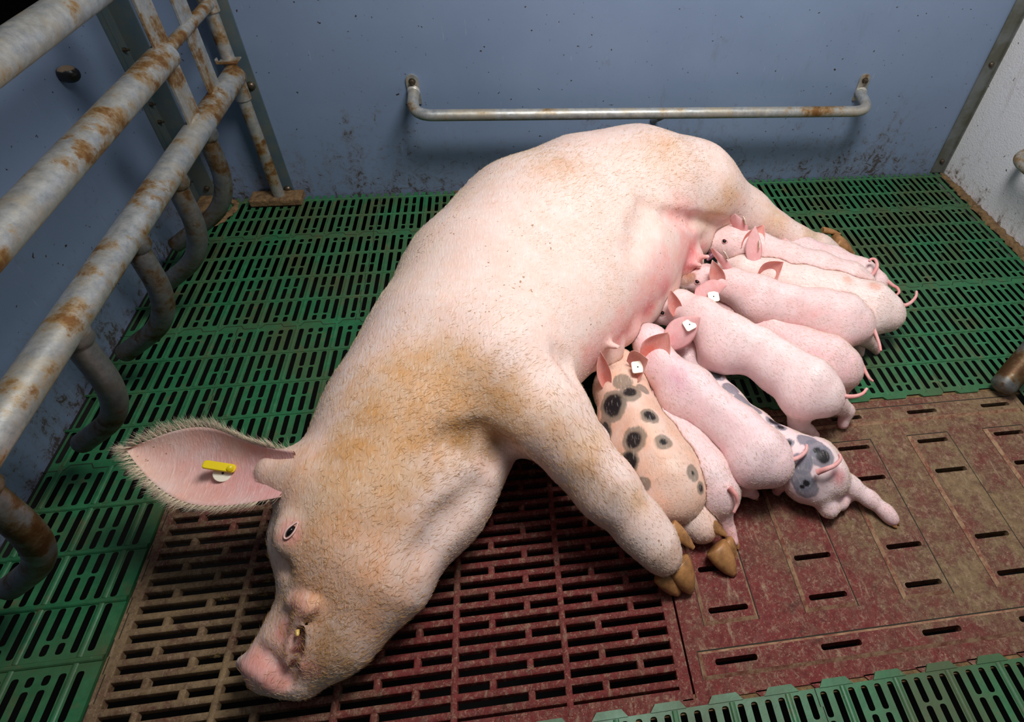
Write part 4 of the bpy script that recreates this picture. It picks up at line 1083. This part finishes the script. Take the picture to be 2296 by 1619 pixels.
# ears: base, tip, half-width (photo px vectors), rise of the tip, cup, fold, in front?
EARS = {
 'A': [dict(b=(1716,511), t=(1678,485), w=(11,20), dz=.045, cup=.5), dict(b=(1742,538), t=(1779,549), w=(-3,9), dz=.01, cup=.3)],
 'B': [dict(b=(1672,564), t=(1711,504), w=(-25,-15), dz=.055, cup=.8, inn=1), dict(b=(1665,516), t=(1648,478), w=(17,4), dz=.055, cup=.5, tag=(1669,495), edge=1)],
 'C': [dict(b=(1706,628), t=(1758,587), w=(13,29), dz=.065, cup=.8, inn=1), dict(b=(1691,588), t=(1692,507), w=(17,2), dz=.075, cup=.4, tag=(1702,549), edge=1)],
 'D': [dict(b=(1610,641), t=(1596,582), w=(21,-6), dz=.065, cup=.7, inn=1), dict(b=(1631,602), t=(1597,552), w=(17,9), dz=.065, cup=.4, tag=(1627,572), edge=1)],
 'E': [],
 'F': [dict(b=(1514,708), t=(1502,648), w=(19,-3), dz=.065, cup=.7, inn=1), dict(b=(1560,657), t=(1631,640), w=(-3,23), dz=.04, cup=.4, tag=(1600,665))],
 'G': [dict(b=(1448,803), t=(1500,744), w=(-32,-24), dz=.062, cup=.6, inn=1), dict(b=(1502,770), t=(1571,709), w=(18,24), dz=.065, cup=.35, tag=(1546,728))],
 'H': [],
 'I': [],
 'J': [dict(b=(1356,864), t=(1344,784), w=(20,-3), dz=.082, cup=.85, inn=1), dict(b=(1416,827), t=(1456,806), w=(6,42), dz=.055, cup=.5, tag=(1430,823), inn=1)]}
EYES = {'B': [(1624,541)], 'D': [(1563,632)], 'F': [(1485,702)]}
BLK, GRY, BEG = srgb(26, 24, 28), srgb(122, 120, 132), srgb(136, 122, 108)
c5 = lambda x, y: (1250 + x*.37055, 750 + y*.37055)
SPOTS = {
 'J': [(325,415,66,98), (440,345,40,72), (330,440,58,95), (560,490,38,62), (460,640,52,84), (640,650,26,56), (435,770,56,72), (430,820,40,60), (820,840,14,52), (525,905,0,44), (290,560,34,58), (300,600,44,60), (868,930,22,40), (470,1010,22,46), (540,1060,12,44), (395,290,0,60), (520,330,0,44)],
 'H': [(960,240,40,60), (1050,320,0,55), (1120,400,0,55), (1190,450,0,46), (1310,530,34,50), (1350,560,24,40), (1405,655,16,30), (1505,635,0,58), (1540,615,22,0), (1560,680,0,66), (1610,735,0,76), (1612,738,44,0), (1570,700,22,0), (1480,800,0,52), (1500,770,0,46), (1475,885,0,70), (1500,930,0,72), (1505,900,20,0), (1480,922,13,0), (1470,760,0,50)]}

PB = {}
for k in PIG:
    B = Body(); nd = pig_nodes(k)
    nn_ = len(nd)
    sc_ = [1.0]*nn_
    sc_[-4] = .90; sc_[3 if nn_ > 7 else 2] = .93
    B.chain([(p, r*q) for (p, r), q in zip(nd, sc_)], .02)
    UP = np.array((0, 0, 1.0))
    for idx, off, rad, dn in ((nn_-2, .50, .70, .14), (4 if nn_ > 7 else 3, .48, .68, .2)):     # hams and shoulders
        p, r = nd[idx]; axd = nd[idx+1][0] - nd[idx-1][0]; lat = np.cross(axd, UP); lat /= np.linalg.norm(lat)
        for sg in (-1, 1): B.ball(p + lat*sg*r*off - UP*r*dn, r*rad, .02)
    for a_, b_ in zip(nd[3:], nd[4:]): B.cone(a_[0] + UP*a_[1]*.62, b_[0] + UP*b_[1]*.62, a_[1]*.36, b_[1]*.36, .025)
    nose = nd[0][0] - nd[1][0]; nose /= np.linalg.norm(nose)
    B.ball(nd[0][0] + nose*.006, nd[0][1]*1.12, .004, nose, .35)
    if k == 'H': B.ball(at(1995, 1158, .018), .0125, .01); B.ball(at(1856, 1140, .034), .018, .015)
    i = len(nd) - 1; hipc, hr = nd[i-1]
    for leg in LEGS[k]:
        q = [(at(x, y, z), px_r(at(x, y, z), hw)) for x, y, z, hw in leg]; B.chain([(p_, r_*.88) for p_, r_ in q], .013)
    # shoulders and cheeks round the tube into a piglet
    sh = nd[3 if len(nd) < 8 else 4]; B.ball(sh[0] - np.array((0, 0, sh[1]*.3)), sh[1]*.95, .03)
    hd = nd[1 if len(nd) < 8 else 2]; B.ball(hd[0] - np.array((0, 0, hd[1]*.35)), hd[1]*.9, .02)
    PB[k] = B
order = 'JGFDCBAIHE'
for n_, k in enumerate(order):
    B = PB[k]; minus = [SB] + [PB[j] for j in order[:n_]]
    h = 0.0034 if k in 'JH' else 0.0042
    V, F = body_mesh(B, h, 0.002, minus, 3)
    nd = pig_nodes(k); c0 = np.mean([q[0] for q in nd], 0)
    pg = thing('piglet', LAB[k][0], 'piglet', (c0[0], c0[1], 0), 'piglets nursing at the udder')
    bl = []
    px = lambda x, y: hit(B, x, y)[0]
    tip = nd[0][0]
    bl.append((tip, .028, srgb(214, 140, 138), .8, .7)); hd = nd[2][0]
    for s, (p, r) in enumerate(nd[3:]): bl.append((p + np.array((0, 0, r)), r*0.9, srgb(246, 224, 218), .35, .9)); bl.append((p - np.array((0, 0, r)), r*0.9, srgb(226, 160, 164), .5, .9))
    for leg in LEGS[k]:
        for x, y, z, hw in leg[1:]: bl.append((at(x, y, z), .03, srgb(222, 150, 148), .6, .8))
    if k == 'C': bl.append((px(1960, 640), .03, srgb(226, 160, 140), .7, .8)); bl.append((px(1900, 625), .025, srgb(228, 168, 146), .6, .8))
    if k == 'D': bl.append((px(1533, 628), .022, srgb(170, 120, 100), .8, .4)); bl.append((px(1548, 622), .02, srgb(178, 128, 106), .8, .4)); bl.append((px(1810, 700), .05, srgb(238, 176, 172), .5, .8))
    if k == 'H': bl.append((px(1880, 1070), .03, srgb(214, 120, 128), .7, .8))
    if k == 'G': bl.append((px(1520, 850), .05, srgb(228, 176, 194), .6, .9))
    if k == 'J':
        for x, y in ((1390, 860), (1440, 980), (1500, 1040)): bl.append((px(x, y), .06, srgb(242, 196, 170), .6, .9))
    for sx, sy, rb_, rg_ in SPOTS.get(k, []):
        if not rg_: continue
        x, y = c5(sx, sy); p, n = hit(B, x, y)
        bl.append((p, px_r(p, rg_*.37055), GRY if k == 'H' else BEG, .88, .12))
    for sx, sy, rb_, rg_ in SPOTS.get(k, []):
        if rb_: x, y = c5(sx, sy); p, n = hit(B, x, y); bl.append((p, px_r(p, rb_*.37055), BLK, .97, .28))
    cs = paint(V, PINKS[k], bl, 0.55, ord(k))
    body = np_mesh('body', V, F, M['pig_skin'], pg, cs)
    fd = np.array([nd[min(i+1, len(nd)-1)][0] - nd[max(i-1, 0)][0] for i in range(len(nd))]); NP_ = np.array([q[0] for q in nd])
    def flow_p(P, N): return fd[np.argmin(np.linalg.norm(P[:, None] - NP_[None], axis=2), axis=1)]/0.2
    dark = [(q[0], q[1]*1.6) for q in bl if q[2] in (BLK, GRY, BEG)]
    def prob_hair(Vv, N):
        w = (Vv[:, 2] > .03)*1.0
        for c_, r_ in dark: w[np.linalg.norm(Vv - c_, axis=1) < r_] = 0
        return w
    for e_ in EARS[k]:
        bx_, by_ = e_['b']; p, n = hit(B, bx_, by_); p = p - n*.006
        tp = at(*e_['t'], p[2] + e_['dz']); dp = float((CAM_R @ (p - CAM_C))[2])
        wv = (CAM_R[0]*e_['w'][0] + CAM_R[1]*e_['w'][1])*dp/FPX
        if np.cross(tp - p, wv) @ (CAM_C - p) < 0: wv = -wv
        ins = e_.get('inn'); ci = (srgb(212, 126, 114), srgb(236, 176, 166)) if ins else (srgb(226, 164, 164), srgb(236, 184, 182))
        eo, EP, EN = ear('ear', p, tp, wv, pg, M['pig_skin'], e_['cup']*(1 if ins else -1)*.8, 0.0, .0030, 20, 13, .38, 0.06, ci)
        if 'tag' in e_:
            ref = EP[9, 6]; toc = CAM_C - ref; toc /= np.linalg.norm(toc); c_ = ray_t(*e_['tag'], ref) + toc*.008
            if e_.get('edge'):
                lx = (tp - p)/np.linalg.norm(tp - p); nn = np.cross(toc, lx); plate('ear_tag', c_, nn + toc*.15, lx, .019, .024, M['tag_white'], pg, .002)
            else: plate('ear_tag', c_, toc + np.array((0.1, 0.2, .25)), tp - p + CAM_R[0]*.03, .027, .027, M['tag_white'], pg, .002, .18)
    for x, y in EYES.get(k, []): eyeball(B, x, y, .0062, pg, M['eyelid'], squint=.7, ang=.25)
    if TAILS[k]:
        T = [at(*q) for q in TAILS[k]]; T = [T[0] + (T[0]-T[1])*.35] + T
        tail(T, .0062, .0030, pg, M['pig_skin'], srgb(226, 160, 156))
    for leg in LEGS[k]:
        if k in 'HI' or (k == 'F' and len(leg) == 4) or k == 'G':
            a_, b_ = (np.array(at(*leg[i][:3])) for i in (-2, -1)); dd = b_ - a_; dd /= np.linalg.norm(dd); r = px_r(b_, leg[-1][3])
            sd = np.cross(dd, (0, 0, 1)); sd /= np.linalg.norm(sd)
            for s in (-1, 1): claw('trotter', b_ + dd*r*.45 + sd*s*r*.42, b_ + dd*(r*.45 + .011) + sd*s*r*.36, r*.45, .002, pg)
    if k == 'B':
        p, n = hit(B, 1592, 562); m = MB(); T = [p + np.array((.012, 0, -.012)), p + np.array((-.004, -.012, -.016)), p + np.array((-.012, -.022, -.018))]
        m.tube(spline(T, 6), .008, 14, True, [.009, .0095, .0095, .009, .0085, .008, .008, .0075, .007, .006, .005, .004, .003]); m.build('tongue', M['tongue'], pg, 60)
    bristles('hair', V, F, M['hair_pale'], body, 9000, flow_p, .009, .00020, prob_hair, ord(k), .07, 0, .16)
settle()
